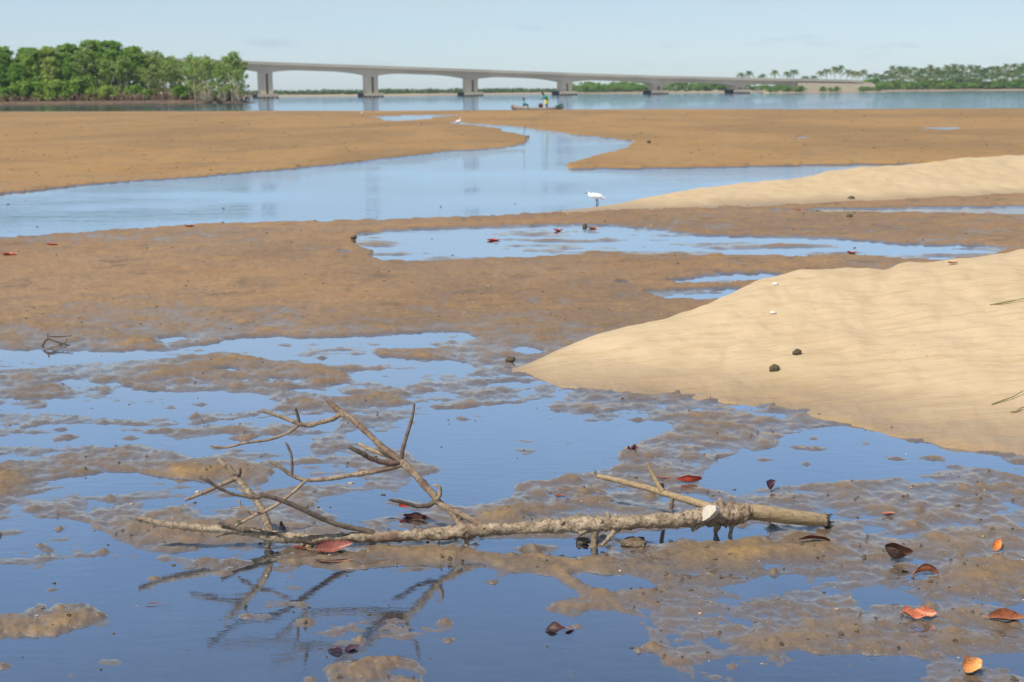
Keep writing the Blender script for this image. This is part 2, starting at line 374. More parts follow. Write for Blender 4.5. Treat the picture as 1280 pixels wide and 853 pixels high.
for (u, v) in [(166, 430), (184, 429), (158, 411), (47, 410), (243, 312), (262, 326), (276, 330), (330, 522), (272, 560), (292, 564), (402, 448), (640, 590), (86, 547), (160, 548), (252, 506), (345, 540), (1250, 705), (1150, 640), (560, 300), (765, 310), (705, 311),
               (680, 293), (620, 305), (735, 318), (900, 312), (960, 308), (840, 305)] + [(_rl.uniform(-50, 1330), 400 + 450 * _rl.random()) for _ in range(150)]:
    q = at(u, v); LUMPS.append((q.x, q.y, _rl.uniform(5, 13) * q.y / FPX * (1 if v > 340 else .8), _rl.uniform(.008, .024)))
def mud_h(u, v, X, Y):
    far = ss(v, 280, 200); near = ss(v, 380, 470)
    base = .03 * (1 - near) + .03 * far + near * .0065
    lump = fbm(X * 2.1, Y * 2.1, 3) * .013 + fbm(X * 7, Y * 7, 3) * .012 + fbm(X * 20 + 5, Y * 20, 3) * .0055
    lump = lump * (1 + near * .25)
    broad = fbm(X * .22 + 3, Y * .22, 3) * .016 * (1 - near) + fbm(X * .06, Y * .035 + 2, 3) * .05 * far
    wu, wv = u + far * fbm(X * .11, Y * .07 + 7, 4, .6) * 26, v + far * fbm(X * .13 + 50, Y * .08, 4, .6) * 3.2
    P = np.maximum(np.maximum(samp(sky_near, u, v), samp(sky_mid, u, v)), samp(sky_far, wu, wv))
    rag = fbm(X * 2.6 + 40, Y * 2.6, 5, .62)
    Pn = ss(P + rag * (.55 + .05 * near) * (1 - far), .30, .70)
    h = base + broad + lump + samp(mnd, u, v) * (.015 + .25 * np.clip(lump, -.02, .03)) * near
    streak = fbm(X * .55 + 9, Y * 1.5, 4, .65) * .065
    front = ss(v, 690, 740); pool = -.0095 * near + (fbm(X * 1.7 + 31, Y * 3.2, 4, .6) * .018 + .0) * front + (fbm(X * 1.3 + 11, Y * 2.8, 4, .6) * .036 + .0036) * near * (1 - front) * (1 - samp(clean, u, v)) - .006 * (1 - near) * (1 - far) - .05 * far + lump * (.85 * near + .7 * (1 - near)) + streak * (1 - near) * (1 - far)
    h = h * (1 - Pn) + pool * Pn
    h = h * (1 - near * .75 * np.exp(-(h / .006) ** 2))
    ch = ss(samp(blur_ch, wu, wv), .5, .95)
    h = h - ch * .35
    if True:
        for (lx, ly, lr, lh) in LUMPS:
            if h.size == 1:
                d2 = (X - lx) ** 2 + (Y - ly) ** 2; h = h + lh * np.exp(-d2 / (lr * lr) * 1.4)
            else:
                k = (np.abs(X - lx) < lr * 2.2) & (np.abs(Y - ly) < lr * 2.2)
                h[k] += lh * np.exp(-((X[k] - lx) ** 2 + (Y[k] - ly) ** 2) / (lr * lr) * 1.4)
    e = v - edge_v(u) + fbm(X * .05, X * .02, 3) * .8
    h = h - ss(e, .6, -.8) * .5 - ss(np.abs(u - 640), 900, 970) * .1
    return h
def sky_pool(u, v): return np.maximum(np.maximum(samp(sky_near, u, v), samp(sky_mid, u, v)), samp(sky_far, u, v))
blur_ch = blur(pc, 6, 3)

def unproj(u, v, z=0.0):
    dx = np.asarray(u - 640) / FPX; dy = (426.5 - np.asarray(v)) / FPX
    d = [FWD[i] + RT[i] * dx + UP[i] * dy for i in range(3)]
    t = (z - EYE.z) / d[2]
    return d[0] * t, d[1] * t
def grid_mesh(name, X, Y, Z):
    nr, nc = X.shape
    co = np.stack([X, Y, Z], -1).reshape(-1, 3).astype(np.float32)
    idx = np.arange(nr * nc).reshape(nr, nc)
    q = np.stack([idx[:-1, :-1], idx[1:, :-1], idx[1:, 1:], idx[:-1, 1:]], -1).reshape(-1, 4)
    me = bpy.data.meshes.new(name)
    me.vertices.add(len(co)); me.vertices.foreach_set('co', co.ravel())
    me.loops.add(q.size); me.loops.foreach_set('vertex_index', q.ravel().astype(np.int32))
    me.polygons.add(len(q)); me.polygons.foreach_set('loop_start', np.arange(0, q.size, 4, dtype=np.int32))
    me.update(calc_edges=True); me.validate()
    return me
us = np.concatenate([np.linspace(-330, -42, 60), np.arange(-40, 1320, 2.1), np.linspace(1322, 1610, 60)])
rows = [0.0]
while rows[-1] < 862: rows.append(rows[-1] + .6 + 1.05 * min(1, rows[-1] / 130))
vs_ = np.array(rows)
UG = np.tile(us, (len(vs_), 1)); VG = edge_v(us)[None, :] - 1.2 + vs_[:, None]
XG, YG = unproj(UG, VG); ZG = mud_h(UG, VG, XG, YG)
mf = link('mudflat', grid_mesh('mudflat', XG, YG, ZG), MUD); tag(mf, kind='structure')
def zg(u, v):
    u_, v_ = np.array([float(u)]), np.array([float(v)]); x, y = unproj(u_, v_)
    return float(mud_h(u_, v_, x, y)[0])
def ground(u, v, lift=0.0):
    p = at(u, v); return Vector((p.x, p.y, max(zg(u, v), 0) + lift))

# river bed under everything, and the water sheet out to the horizon
b = MB(); b.add([(-9000, -300, -1.3), (9000, -300, -1.3), (9000, 14000, -1.3), (-9000, 14000, -1.3)], [(0, 1, 2, 3)])
tag(b.build('river_bed', simple('river_bed_silt', (.075, .07, .06), .9, .2, .3, coords='pos'), smooth=False), kind='structure')
b = MB(); b.add([(-9000, -300, 0), (9000, -300, 0), (9000, 14000, 0), (-9000, 14000, 0)], [(0, 1, 2, 3)])
tag(b.build('water', WATER, smooth=False), kind='structure')

# ------------------------------------------------------------------ sand banks
def sand_bank(front, crest, back, nu=420, nt=170, rip=.010, pw=1.5):
    """front/back: (u, v) ground lines; crest: (u, v_ground, v_seen)"""
    f, c, bk = (np.array(a, float) for a in (front, crest, back))
    u = np.linspace(f[0, 0], f[-1, 0], nu)
    vf, vb = np.interp(u, f[:, 0], f[:, 1]), np.interp(u, bk[:, 0], bk[:, 1])
    vc, vsn = np.interp(u, c[:, 0], c[:, 1]), np.interp(u, c[:, 0], c[:, 2])
    ks = np.exp(-np.linspace(-2, 2, 13) ** 2); ks /= ks.sum()
    sm = lambda a: np.convolve(np.pad(a, 6, mode='edge'), ks, 'valid')
    vf, vb, vc, vsn = sm(vf), sm(vb), sm(vc), sm(vsn)
    fx, fy = unproj(u, vf); cx, cy = unproj(u, vc); bx, by = unproj(u, vb)
    hc = np.maximum((vc - vsn) * cy / FPX, 0)
    t = np.linspace(0, 2, nt)[:, None]; a = np.clip(t, 0, 1); d = np.clip(t - 1, 0, 1)
    X = fx + (cx - fx) * a + (bx - cx) * d; Y = fy + (cy - fy) * a + (by - cy) * d
    prof = np.where(t < 1, 1 - (1 - a ** 1.6) ** (pw + .15), 1 - d * d * (3 - 2 * d))
    prof = prof * .97 + .03 * np.where(t < 1, np.sin(a * 9), 0) * prof
    Z = hc * prof
    Z = Z + (fbm(X * .9, Y * .9, 3) * .05 + fbm(X * 3.1, Y * 3.1, 3) * .018 + fbm((X * .8 + Y * .5) * 5, (Y * .8 - X * .5) * 1.6, 4, .6) * rip * 1.3 + np.abs(fbm((X * .9 - Y * .3) * 1.6 + 4, (Y * .9 + X * .3) * .7, 3)) * .05) * np.clip(hc * 3, .15, 1) * np.clip(prof * 2.5, .25, 1)
    Z = Z + (fbm(X * 1.5 + 70, Y * 1.5, 5, .62) * .075 - .006) * np.exp(-(a / .22) ** 2) * np.where(t < 1, 1, 0) * np.clip(hc * 6, 0, 1)
    Z = Z + .012 - .09 * (np.clip(1 - a / .05, 0, 1) + np.clip((d - .9) / .1, 0, 1))
    return X, Y, Z
X, Y, Z = sand_bank([(640, 468), (655, 466), (700, 486), (800, 499), (900, 508), (960, 516), (1000, 526), (1060, 539), (1120, 557), (1200, 572), (1280, 584), (1450, 590), (1620, 620)],
                    [(640, 466, 467), (655, 464, 461), (700, 455, 440), (770, 444, 412), (830, 438, 402), (860, 434, 392), (900, 428, 373), (945, 420, 355), (1000, 414, 341), (1060, 410, 338), (1100, 409, 341), (1130, 406, 330),
                     (1180, 404, 325), (1240, 402, 318), (1280, 400, 314), (1450, 396, 300), (1620, 392, 296)],
                    [(640, 463), (655, 458), (700, 438), (830, 408), (945, 388), (1130, 372), (1280, 362), (1620, 350)])
sb = link('sand_bank', grid_mesh('sand_bank', X, Y, Z), SAND); tag(sb, kind='structure')
NEAR_BANK = (X, Y, Z)
X, Y, Z = sand_bank([(640, 273), (700, 270), (800, 265), (960, 261), (1100, 256), (1200, 251), (1280, 247), (1620, 232)],
                    [(640, 271, 271.5), (700, 268, 267), (760, 262, 258), (800, 258, 250), (860, 253, 238), (940, 247, 229), (1000, 244, 224), (1050, 240, 214), (1100, 238, 209), (1150, 236, 207), (1200, 232, 198.5), (1280, 228, 195.5), (1620, 216, 186)],
                    [(640, 270), (760, 258), (860, 246), (1000, 234), (1150, 224), (1280, 217), (1620, 205)], 260, 90, .02)
sb2 = link('sand_bank', grid_mesh('sand_bank_far', X, Y, Z), SAND); tag(sb2, kind='structure')
def on_bank(u, v):                 # point of the near bank seen at a photo pixel
    X, Y, Z = (g[:g.shape[0] // 2] for g in NEAR_BANK)      # the slope that faces the river
    P = np.stack([X - EYE.x, Y - EYE.y, Z - EYE.z], -1)
    dz = P @ np.array(FWD); pu = 640 + FPX * (P @ np.array(RT)) / dz; pv = 426.5 - FPX * (P @ np.array(UP)) / dz
    k = np.argmin((pu - u) ** 2 + (pv - v) ** 2); i, j = np.unravel_index(k, X.shape)
    return Vector((X[i, j], Y[i, j], Z[i, j]))

# ------------------------------------------------------------------ the fallen branch
def bark_mat(name, a, b, dark, lump=.5):
    m = NM(name); p = m.pos()
    n1, n2, n3 = m.noise(22, 5, .65, p), m.noise(75, 5, .7, p), m.noise(7, 3, .5, p)
    c = m.mix(m.rng(n1, .36, .62), a, b)
    c = m.mix(m.math('MULTIPLY', m.rng(n2, .50, .64), .8), c, dark)
    c = m.mix(m.math('MULTIPLY', m.rng(n3, .54, .64), .55), c, (.13, .065, .05))
    m.set(Base_Color=c, Roughness=.85, Specular_IOR_Level=.2)
    m.set(Normal=m.bump(n2, lump, .008, m.bump(n1, .5, .012)))
    return m.m
BARK = bark_mat('muddy_bark', (.19, .14, .095), (.42, .33, .225), (.075, .055, .04), 1.0)
TWIG = bark_mat('twig_bark', (.19, .135, .09), (.33, .25, .165), (.085, .06, .045), .6)
DARKTWIG = bark_mat('dark_twig_bark', (.085, .066, .05), (.17, .13, .095), (.04, .03, .025), .6)
def grain_mat():
    m = NM('peeled_wood'); p = m.pos(); mp = m.nd('ShaderNodeMapping', {0: p}); mp.inputs['Rotation'].default_value = (0, 0, R(-9)); mp.inputs['Scale'].default_value = (7, 75, 75)
    n1, n2, n3 = m.noise(1, 5, .65, mp.outputs[0], .4), m.noise(26, 5, .65, p), m.noise(90, 4, .6, p)
    c = m.mix(m.rng(n1, .35, .65), (.22, .155, .085), (.37, .28, .165)); c = m.mix(m.math('MULTIPLY', m.rng(n2, .52, .66), .6), c, (.16, .11, .065)); c = m.mix(m.math('MULTIPLY', m.rng(n1, .60, .70), .7), c, (.09, .06, .04))
    m.set(Base_Color=c, Roughness=.8, Specular_IOR_Level=.2, Normal=m.bump(n3, .4, .004, m.bump(n1, .7, .006))); return m.m
PEELED = grain_mat()
CUT = simple('pale_cut_wood', (.50, .44, .355), .8, .18, 60, .4, 90)
ROT = simple('rotten_end', (.10, .07, .045), .9, .4, 60, .5, 120)

fb = empty('fallen_branch', ground(620, 683))
tag(fb, 'bare mud caked fallen branch with forked twigs lying across the wet mud', 'branch')
bpy.context.view_layer.update()
def child(mb, name, mat):
    o = mb.build(name, mat, fb); o.matrix_parent_inverse = fb.matrix_world.inverted(); return o
def limb(name, keys, mat=TWIG, n=9, sub=6, rough=.22, fr=45, seed=0):
    """keys: (u, v, foot row, half width in px)"""
    pts, rad = [], []
    for (u, v, fv, r) in keys:
        p = kp(u, v, fv); pts.append(p); rad.append(r * .93 * p.y / FPX)
    m = MB(); m.tube(pts, rad, n, sub, rough, fr, seed=seed); return child(m, name, mat)
tk = [(168, 646.5, 692, 3.6), (200, 654, 690, 4.6), (250, 660.5, 688, 5.6), (300, 663, 686, 6.5), (345, 671, 684, 7.6), (400, 674, 684, 7.8), (450, 672, 684, 8), (500, 670, 684, 8.2), (550, 667, 683, 9), (580, 665, 683, 10.5),
      (620, 662, 682, 8.6), (680, 658.5, 681, 9), (725, 655.5, 681, 11), (760, 655, 681, 10.5), (800, 652.5, 680, 10), (850, 650, 677, 11), (880, 646.5, 674, 13), (905, 643.5, 670, 15.5), (928, 641.5, 668, 14.5), (936, 641, 667, 11.5)]
pts = [kp(u, v, f) for u, v, f, r in tk]; rad = [k[3] * .88 * p.y / FPX for k, p in zip(tk, pts)]
m = MB(); m.tube(pts, rad, 18, 11, .42, 40)
rl = random.Random(5)
def on_trunk(t):
    x = t * (len(pts) - 1); i = min(int(x), len(pts) - 2); f = x - i
    return pts[i].lerp(pts[i + 1], f), rad[i] * (1 - f) + rad[i + 1] * f
for _ in range(120):                # mud crumbs, knots and spurs on the bark
    t = .32 + .68 * rl.random() ** .8; p, r = on_trunk(t); a = rl.uniform(-.6, math.pi + .6)
    d = Vector((rl.uniform(-.3, .3), -math.cos(a), math.sin(a))).normalized(); s = rl.uniform(.12, .3) * r
    m.blob(p + d * r * .95, (s * 1.3, s, s), rl.random() * 99, .7, 6, 4)
for (u, v, f, hpx, w) in ((760, 644, 681, 5, 3), (901, 628, 670, 7, 5), (720, 646, 681, 3, 4), (893, 630, 671, 4, 6), (770, 645, 681, 3, 3)):
    p = kp(u, v, f); k = p.y / FPX
    m.tube([p - Vector((0, 0, 8 * k)), p, p + Vector((-.3 * hpx * k, 0, hpx * k))], [w * 1.7 * k, w * k, .6 * k], 6, 2, .4, 60)
child(m, 'trunk', BARK)
limb('peeled_end', [(926, 641, 668, 10.5), (940, 640.5, 667, 11.2), (960, 642.5, 666, 11.4), (1000, 647.5, 664, 10.4), (1022, 650, 662, 9.2), (1030, 651, 661.5, 8.6), (1034, 651.3, 661.4, 6.5)], PEELED, 18, 6, .05, 20)
m = MB(); c0 = kp(1030, 651, 661.5); k = c0.y / FPX
for i in range(16):                 # splintered dark tip
    o = Vector((0, rl.uniform(-7, 7) * k, rl.uniform(-7, 7) * k))
    m.tube([c0 + o, c0 + o * 1.05 + Vector((rl.uniform(3, 14) * k, 0, rl.uniform(-3, 4) * k))], [rl.uniform(1.5, 3) * k, .5 * k], 5)
child(m, 'splintered_tip', ROT)
m = MB(); c0 = kp(886, 640.5, 678); k = c0.y / FPX          # pale disc where a limb was cut off
ax = Vector((-.62, -.72, .32)).normalized(); e1 = ax.cross(Vector((0, 0, 1))).normalized(); e2 = e1.cross(ax)
e2 = (e2 + e1 * -.45).normalized()
ring = [c0 + (e1 * math.cos(a) * 8.5 + e2 * math.sin(a) * 12) * k * (1 + .12 * math.sin(3 * a) + .06 * math.sin(7 * a)) for a in [i * math.pi / 10 for i in range(20)]]
vs = [p + ax * 2 * k for p in ring] + [p - ax * 9 * k for p in ring] + [c0 + ax * 2.4 * k]
fs = [(i, (i + 1) % 20, 40) for i in range(20)] + [(i + 20, (i + 1) % 20 + 20, (i + 1) % 20, i) for i in range(20)]
m.add(vs, fs); o = child(m, 'cut_scar', CUT); o.data.polygons.foreach_set('use_smooth', [False] * len(o.data.polygons))
# side limbs (photo pixel, foot row, half width)
limb('side_branch', [(332, 678, 684, 4), (338, 668, 682, 6), (327, 637, 680, 4.9), (314, 618, 678, 4.8), (295, 596, 676, 4.8), (283, 582, 675.5, 4.6), (273, 574, 675, 4)], BARK, 10, 6, .18)
limb('side_branch', [(467, 676, 684, 5), (466, 667, 684, 5.2), (446, 661, 685, 3.8), (421, 655.5, 687, 3.9), (393, 644, 690, 3.8), (365, 631, 693, 3.6), (340, 622, 696, 3.2), (324, 618, 697, 3.4)], DARKTWIG, 9, 6, .25, 50)
limb('side_branch', [(605, 668, 683, 5.2), (603, 660, 682, 5), (592, 652, 680, 3.6), (573.5, 642, 679, 4.2), (552, 631, 678, 5), (541, 618, 677, 5.4), (531, 607, 676.5, 5.3), (517, 591, 676, 5.4), (504, 579, 675, 6.4), (494, 571, 674.5, 5), (477, 558, 673.5, 4.6), (461, 543, 672, 4.4),
                     (442, 526, 670.5, 4.1), (427, 516, 669.5, 4.4), (416, 506.5, 668.5, 3.4), (408, 499.5, 668, 2.2)], TWIG, 10, 6, .2)
limb('side_branch', [(579, 660, 681, 6), (574, 654, 680, 4.2), (566, 644, 679, 3.4), (552, 632, 678.5, 3)], TWIG, 9, 5, .2)
limb('side_branch', [(892, 639, 673, 5), (884, 633, 671, 5.8), (864, 626.5, 664, 5.2), (841, 620, 656, 4.7), (810, 610.5, 646, 4.2), (778, 602, 640, 3.9), (750, 596, 635, 3.6), (746.5, 595, 634.5, 2.8)], PEELED, 10, 6, .16)
limb('side_branch', [(350, 672, 684, 6.5), (326, 667, 685, 5), (300, 661.5, 687, 4), (285, 657.5, 688, 3.2), (273, 653.5, 689, 2.3)], DARKTWIG, 9, 5, .25)
limb('twig', [(298, 599, 676, 3.4), (291, 600, 677, 3.1), (269.6, 609.5, 680, 2.9), (252.7, 617, 682, 2.8), (231, 625.5, 684, 2)], TWIG, 7, 5)
limb('twig', [(298, 598, 676, 3), (300, 591, 676, 2.3), (300.5, 586, 676, 1.7)], DARKTWIG, 7, 3)
limb('twig', [(328, 619, 697, 3), (320, 622, 697.5, 2.9), (305, 620.5, 698, 2.2), (290, 617.5, 699, 2.2), (278, 612.5, 700, 2.3), (267.5, 606.5, 701, 2.5), (258, 600, 702, 2.7), (249, 596, 702, 2.2)], DARKTWIG, 7, 5)
limb('twig', [(324, 622, 697, 2), (311, 619, 696, 1.9), (304, 615, 696, 1.7), (297, 611, 695, 1.3)], TWIG, 7, 4)
limb('twig', [(503, 580, 675, 4.3), (490, 584.5, 676, 3.9), (470, 589, 678, 3.6), (440, 594, 680, 3.4), (412, 598.5, 682, 3.2), (384, 600.5, 684, 3), (372, 597.5, 685, 2.9), (361, 592, 686, 2.8), (349, 583, 687, 2.7), (335.5, 576, 688, 2)], TWIG, 8, 5)
limb('twig', [(364, 594, 686, 2.4), (365, 588, 685, 2.1), (364.5, 571, 684, 1.9), (361, 561, 683, 1.8), (357.5, 553.5, 682, 1.2)], DARKTWIG, 7, 4)
limb('twig', [(384, 599, 684, 2.8), (378, 605, 685, 2.5), (361, 620, 687, 2.4), (342.5, 633, 688, 2.4), (331, 639.5, 689, 2.5), (320, 643.5, 690, 2.5), (307, 650.5, 690, 2.2), (294, 657.5, 690, 1.9)], TWIG, 8, 5)
limb('twig', [(322, 643, 690, 2.4), (316, 642.5, 690, 2.2), (308, 638, 691, 2), (301, 633, 691, 1.9), (299, 624.5, 691, 1.3)], TWIG, 7, 4)
limb('twig', [(302, 634, 691, 1.6), (295, 635.5, 691, 1.4), (288.5, 635, 691, .9)], TWIG, 6, 3)
limb('twig', [(427, 516, 669.5, 3.8), (420, 522, 670, 3.4), (412, 525.5, 670, 3.3), (398, 529, 671, 3.4), (386, 532, 671, 3.4), (373, 529.5, 672, 3.2), (356, 523, 672, 2.9), (340, 517.5, 673, 2.5), (324.5, 513.5, 674, 1.6)], TWIG, 8, 5)
limb('twig', [(374, 528, 672, 2.2), (372, 519, 672, 2.2), (369, 510, 672, 1.8)], DARKTWIG, 7, 4)
limb('twig', [(374, 530, 672, 2.4), (369, 535, 673, 2.1), (360, 541, 674, 2), (337, 549.6, 677, 2), (305.5, 554, 680, 1.9), (289, 558.5, 682, 1.7), (275, 559.5, 683, 1.6), (262, 557.5, 684, 1.1)], TWIG, 7, 5)
limb('twig', [(305.5, 554, 680, 1.6), (303, 551, 680, 1), (299, 548, 680, .7)], TWIG, 6, 2)
limb('twig', [(502, 574, 675, 3.6), (503, 565, 674, 3), (506, 552, 672, 2.7), (512.5, 532, 669, 2.4), (516, 517, 667, 2.1), (518, 504.5, 666, 1.4)], DARKTWIG, 8, 5)
limb('twig', [(502, 577, 675, 4), (495, 578.5, 676, 3.9), (482, 578.6, 677, 3.6), (463, 573, 679, 3.5), (451.6, 566.5, 681, 3.4), (443, 562, 682, 3.3), (434.5, 558.5, 683, 2.6)], DARKTWIG, 8, 5, .3)
limb('twig', [(500, 575, 674, 2.8), (494, 573.5, 673, 2.8), (470, 565, 670, 2.8), (458, 560, 669, 2.7), (449, 555, 668, 2.3)], PEELED, 8, 5)
limb('twig', [(546, 622, 677.5, 4.5), (542, 628, 678, 4), (533.7, 632.5, 680, 3.4), (525, 633, 682, 3.1), (517, 632, 683, 3), (501, 627.5, 686, 2.7), (493, 626, 687, 2.5), (486, 625, 688, 1.8)], DARKTWIG, 8, 5)
limb('twig', [(545, 627, 678, 3), (549, 620, 679, 2.9), (550.5, 613, 679, 2.7), (549, 608.5, 679, 2.2), (545, 606.8, 679, 1.6), (541, 607, 679, 1.1)], TWIG, 7, 4)
limb('twig', [(829, 615, 652, 4), (825, 610, 651, 3.7), (820, 601, 650, 3.2), (815, 591, 649, 2.8), (808, 578, 648, 1.8)], PEELED, 8, 4)
limb('twig', [(822, 606, 651, 2.5), (827, 606, 648, 2.7), (828, 611, 643, 3.2), (830, 617, 640, 2.5)], DARKTWIG, 7, 3)
# short root stubs the trunk stands on
for ks in ([(745, 656, 681, 8), (744, 668, 681.5, 5.5), (742, 679, 682, 5), (741, 688, 684, 6)], [(771, 657, 681, 6), (766, 667, 683, 3.4), (758, 676, 685, 3), (752, 682, 687, 3)],
           [(733, 655, 681, 5.5), (730, 664, 683, 4), (724, 668, 684, 4)], [(916, 650, 668, 5), (914, 662, 669, 3), (912, 674, 671, 2.6)], [(897, 652, 669, 8), (896, 660, 668, 5), (894, 668, 667, 1.5)],
           [(390, 676, 684, 6), (386, 683, 685, 5), (382, 690, 687, 4)], [(380, 678, 684, 5), (374, 685, 687, 3), (371, 689, 688, 2.5)], [(466, 672, 684, 5), (465, 681, 684, 4), (464, 686, 685, 3)], [(584, 668, 683, 5), (583, 679, 683, 3.5), (583, 686, 684, 3.5)],
           [(336, 674, 684, 5), (334, 683, 684, 3.4), (332, 688, 685, 3)], [(841, 620, 656, 3.6), (840, 628, 656, 3), (839, 636, 656, 3)], [(880, 650, 674, 7), (868, 660, 676, 4), (866, 664, 677, 2)]):
    limb('root_stub', ks, BARK, 8, 4, .35, 60)

# ------------------------------------------------------------------ fallen leaves
def leaf_mat(name, a, b, rough=.45):
    m = NM(name); p = m.obj(); n = m.noise(26, 5, .65, p); n2 = m.noise(120, 3, .6, p)
    c = m.mix(m.rng(n, .35, .65), a, b); c = m.mix(m.math('MULTIPLY', m.rng(n2, .52, .66), .75), c, tuple(x * .3 for x in a))
    m.set(Base_Color=c, Roughness=rough, Specular_IOR_Level=.5, Normal=m.bump(n, .25, .01))
    return m.m
LM = {'red': leaf_mat('leaf_red', (.36, .030, .016), (.46, .06, .025)), 'maroon': leaf_mat('leaf_maroon', (.085, .022, .022), (.15, .045, .04)), 'dark': leaf_mat('leaf_dark', (.045, .018, .015), (.09, .035, .025)),
      'brown': leaf_mat('leaf_brown', (.20, .060, .025), (.36, .13, .05)), 'orange': leaf_mat('leaf_orange', (.56, .15, .025), (.72, .26, .06)), 'salmon': leaf_mat('leaf_salmon', (.40, .11, .05), (.54, .20, .10)),
      'purple': leaf_mat('leaf_purple', (.085, .045, .075), (.14, .07, .10)), 'tan': leaf_mat('leaf_tan', (.62, .24, .06), (.72, .36, .13)), 'pink': leaf_mat('leaf_pink', (.22, .065, .05), (.34, .12, .085))}
VEIN = simple('leaf_vein', (.34, .17, .09), .6, .2, 40)
def leaf(u, v, px, yaw, colour, label, cup=.3, bend=.25, ratio=.42, fold=0, tilt=0, roll=0, stem=.22, lift=.006, pos=None, ruffle=.12, twist=0.0, group=None):
    p = pos if pos is not None else ground(u, v, lift if v > 330 else -.004)
    L = px * p.y / FPX; Wd = L * ratio; n, k = 14, 9
    top, bot, fs = [], [], []
    for i in range(n + 1):
        s = i / n; w = Wd * (math.sin(math.pi * min(1, s * .98 + .02) ** .85) ** .75) + L * .004
        for j in range(k):
            q = (j / (k - 1) - .5) * 2
            x = (s - .5) * L; y = q * w / 2
            z = cup * abs(q) ** 1.8 * w * .9 + bend * L * (2 * (s - .5)) ** 2 * .5 + ruffle * w * math.sin(s * 9 + q * 2.3 + u) * abs(q) * .5
            if fold: y, z = y * math.cos(fold), z + abs(y) * math.sin(fold)
            t = twist * (s - .5); y, z = y * math.cos(t) - z * math.sin(t), y * math.sin(t) + z * math.cos(t)
            top.append(Vector((x, y, z))); bot.append(Vector((x, y, z - L * .006)))
    N = len(top)
    for i in range(n):
        for j in range(k - 1):
            a = i * k + j; fs += [(a, a + 1, a + k + 1, a + k), (N + a, N + a + k, N + a + k + 1, N + a + 1)]
    for i in range(n):
        for a in (i * k, i * k + k - 1): fs.append((a, a + k, N + a + k, N + a))
    m = MB(); rm = Matrix.Rotation(roll, 3, 'X'); tm = Matrix.Rotation(tilt, 3, 'Y'); vs = [tm @ (rm @ q) for q in top + bot]
    zmin = min(q.z for q in vs); off = Vector((0, 0, -zmin if tilt or roll or bend < 0 or fold or twist else 0)); vs = [q + off for q in vs]; m.add(vs, fs)
    o = m.build('fallen_leaf', LM[colour]); o.location = p; o.rotation_euler = (0, 0, yaw)
    tag(o, label, 'leaf', group or 'fallen mangrove leaves on the mud')
    if stem:
        mid = [vs[i * k + k // 2] + Vector((0, 0, L * .004)) for i in range(n + 1)]
        s = MB(); s.tube([mid[0] + Vector((-stem * L, 0, .03 * L))] + mid[:-1:2], [L * .014] + [L * .013 * (1 - i / 9) for i in range(len(mid[:-1:2]))], 5)
        s.build('leaf_stem', VEIN, o)
    return o
leaf(861, 605, 34, R(175), 'red', 'bright red boat shaped leaf floating behind the right fork of the branch', .55, .25, .42, 0, 0, R(28), 0)
leaf(965, 613, 21, R(60), 'purple', 'small curled purple leaf at the near edge of the pool below the sand bank', .7, .5, .6, .5, R(-18), 0, .1)
leaf(1017, 683, 42, R(174), 'maroon', 'long dark maroon leaf with a stem just below the splintered branch end', .3, -.12, .34, 0, 0, R(22), .3)
leaf(1120, 702, 36, R(20), 'dark', 'dark red leaf curled into a loop right of the branch', .8, .9, .55, .4, 0, R(25), 0, twist=.7)
leaf(1156, 720, 36, R(186), 'brown', 'arched brown leaf with a long dark stem right of the curled leaf', .5, -.28, .42, .2, 0, R(30), .45)
leaf(1246, 688, 26, R(55), 'orange', 'small clean orange leaf tilted up near the right edge', .35, .15, .42, 0, R(-22), R(20), .12)
leaf(1148, 775, 46, R(8), 'salmon', 'salmon orange leaf with one raised folded corner in the right foreground', .2, .3, .5, .25, 0, R(22), .0, ruffle=.4, twist=.8)
leaf(1258, 780, 48, R(-5), 'brown', 'wide reddish leaf with curled dark rim at the right edge', .6, .1, .36, .1, 0, R(28), .16)
leaf(1214, 842, 38, R(42), 'tan', 'pale orange leaf with a torn dark tip in the bottom right corner', .45, .2, .62, 0, R(-12), R(28), .0, ruffle=.4)
leaf(700, 788, 40, R(6), 'dark', 'dark brown crumpled leaf sitting in the shallow front pool', .22, .05, .6, 0, 0, R(8), .0, ruffle=.3, lift=-.008)
leaf(419, 814, 22, R(165), 'purple', 'left half of a pair of small purple leaves in the front pool', .5, .2, .55, .3, R(8), R(10), .1, lift=-.006)
leaf(440, 812, 20, R(25), 'purple', 'upright right half of a pair of small purple leaves in the front pool', .5, .2, .5, .4, R(-20), R(20), .1, lift=-.008)
leaf(518, 648, 34, R(160), 'maroon', 'maroon leaf with a red side behind the main fork of the branch', .3, .2, .6, .2, 0, R(22), .1, lift=-.006)
leaf(506, 641, 16, R(20), 'red', 'small red leaf lying on the maroon leaf behind the main fork', .4, .2, .6, .2, 0, R(30), 0, lift=.03)
leaf(418, 690, 50, R(14), 'pink', 'dusty pink pointed leaf against the left part of the trunk', .35, .25, .40, .2, R(-6), R(30), .18)
leaf(416, 705, 48, R(176), 'dark', 'flat thin dark leaf in front of the left part of the trunk', .1, .1, .22, 0, 0, 0, .1)
leaf(352, 668, 17, R(80), 'dark', 'round dark leaf standing behind the left upright limb', .3, .1, .9, 0, 0, R(60), 0)
leaf(373, 690, 26, R(150), 'red', 'narrow dark red leaf caught under the root stubs at left', .3, .2, .3, 0, 0, R(20), .1)
leaf(197, 756, 46, R(8), 'maroon', 'red leaf lying flat under the water of the left front pool', .15, .0, .3, 0, 0, 0, .1, pos=at(197, 757, -.004), ruffle=.05)
leaf(700, 622, 0 + 14, R(10), 'brown', 'tiny brown leaf on the mud left of the right fork', .3, .2, .5, stem=0)
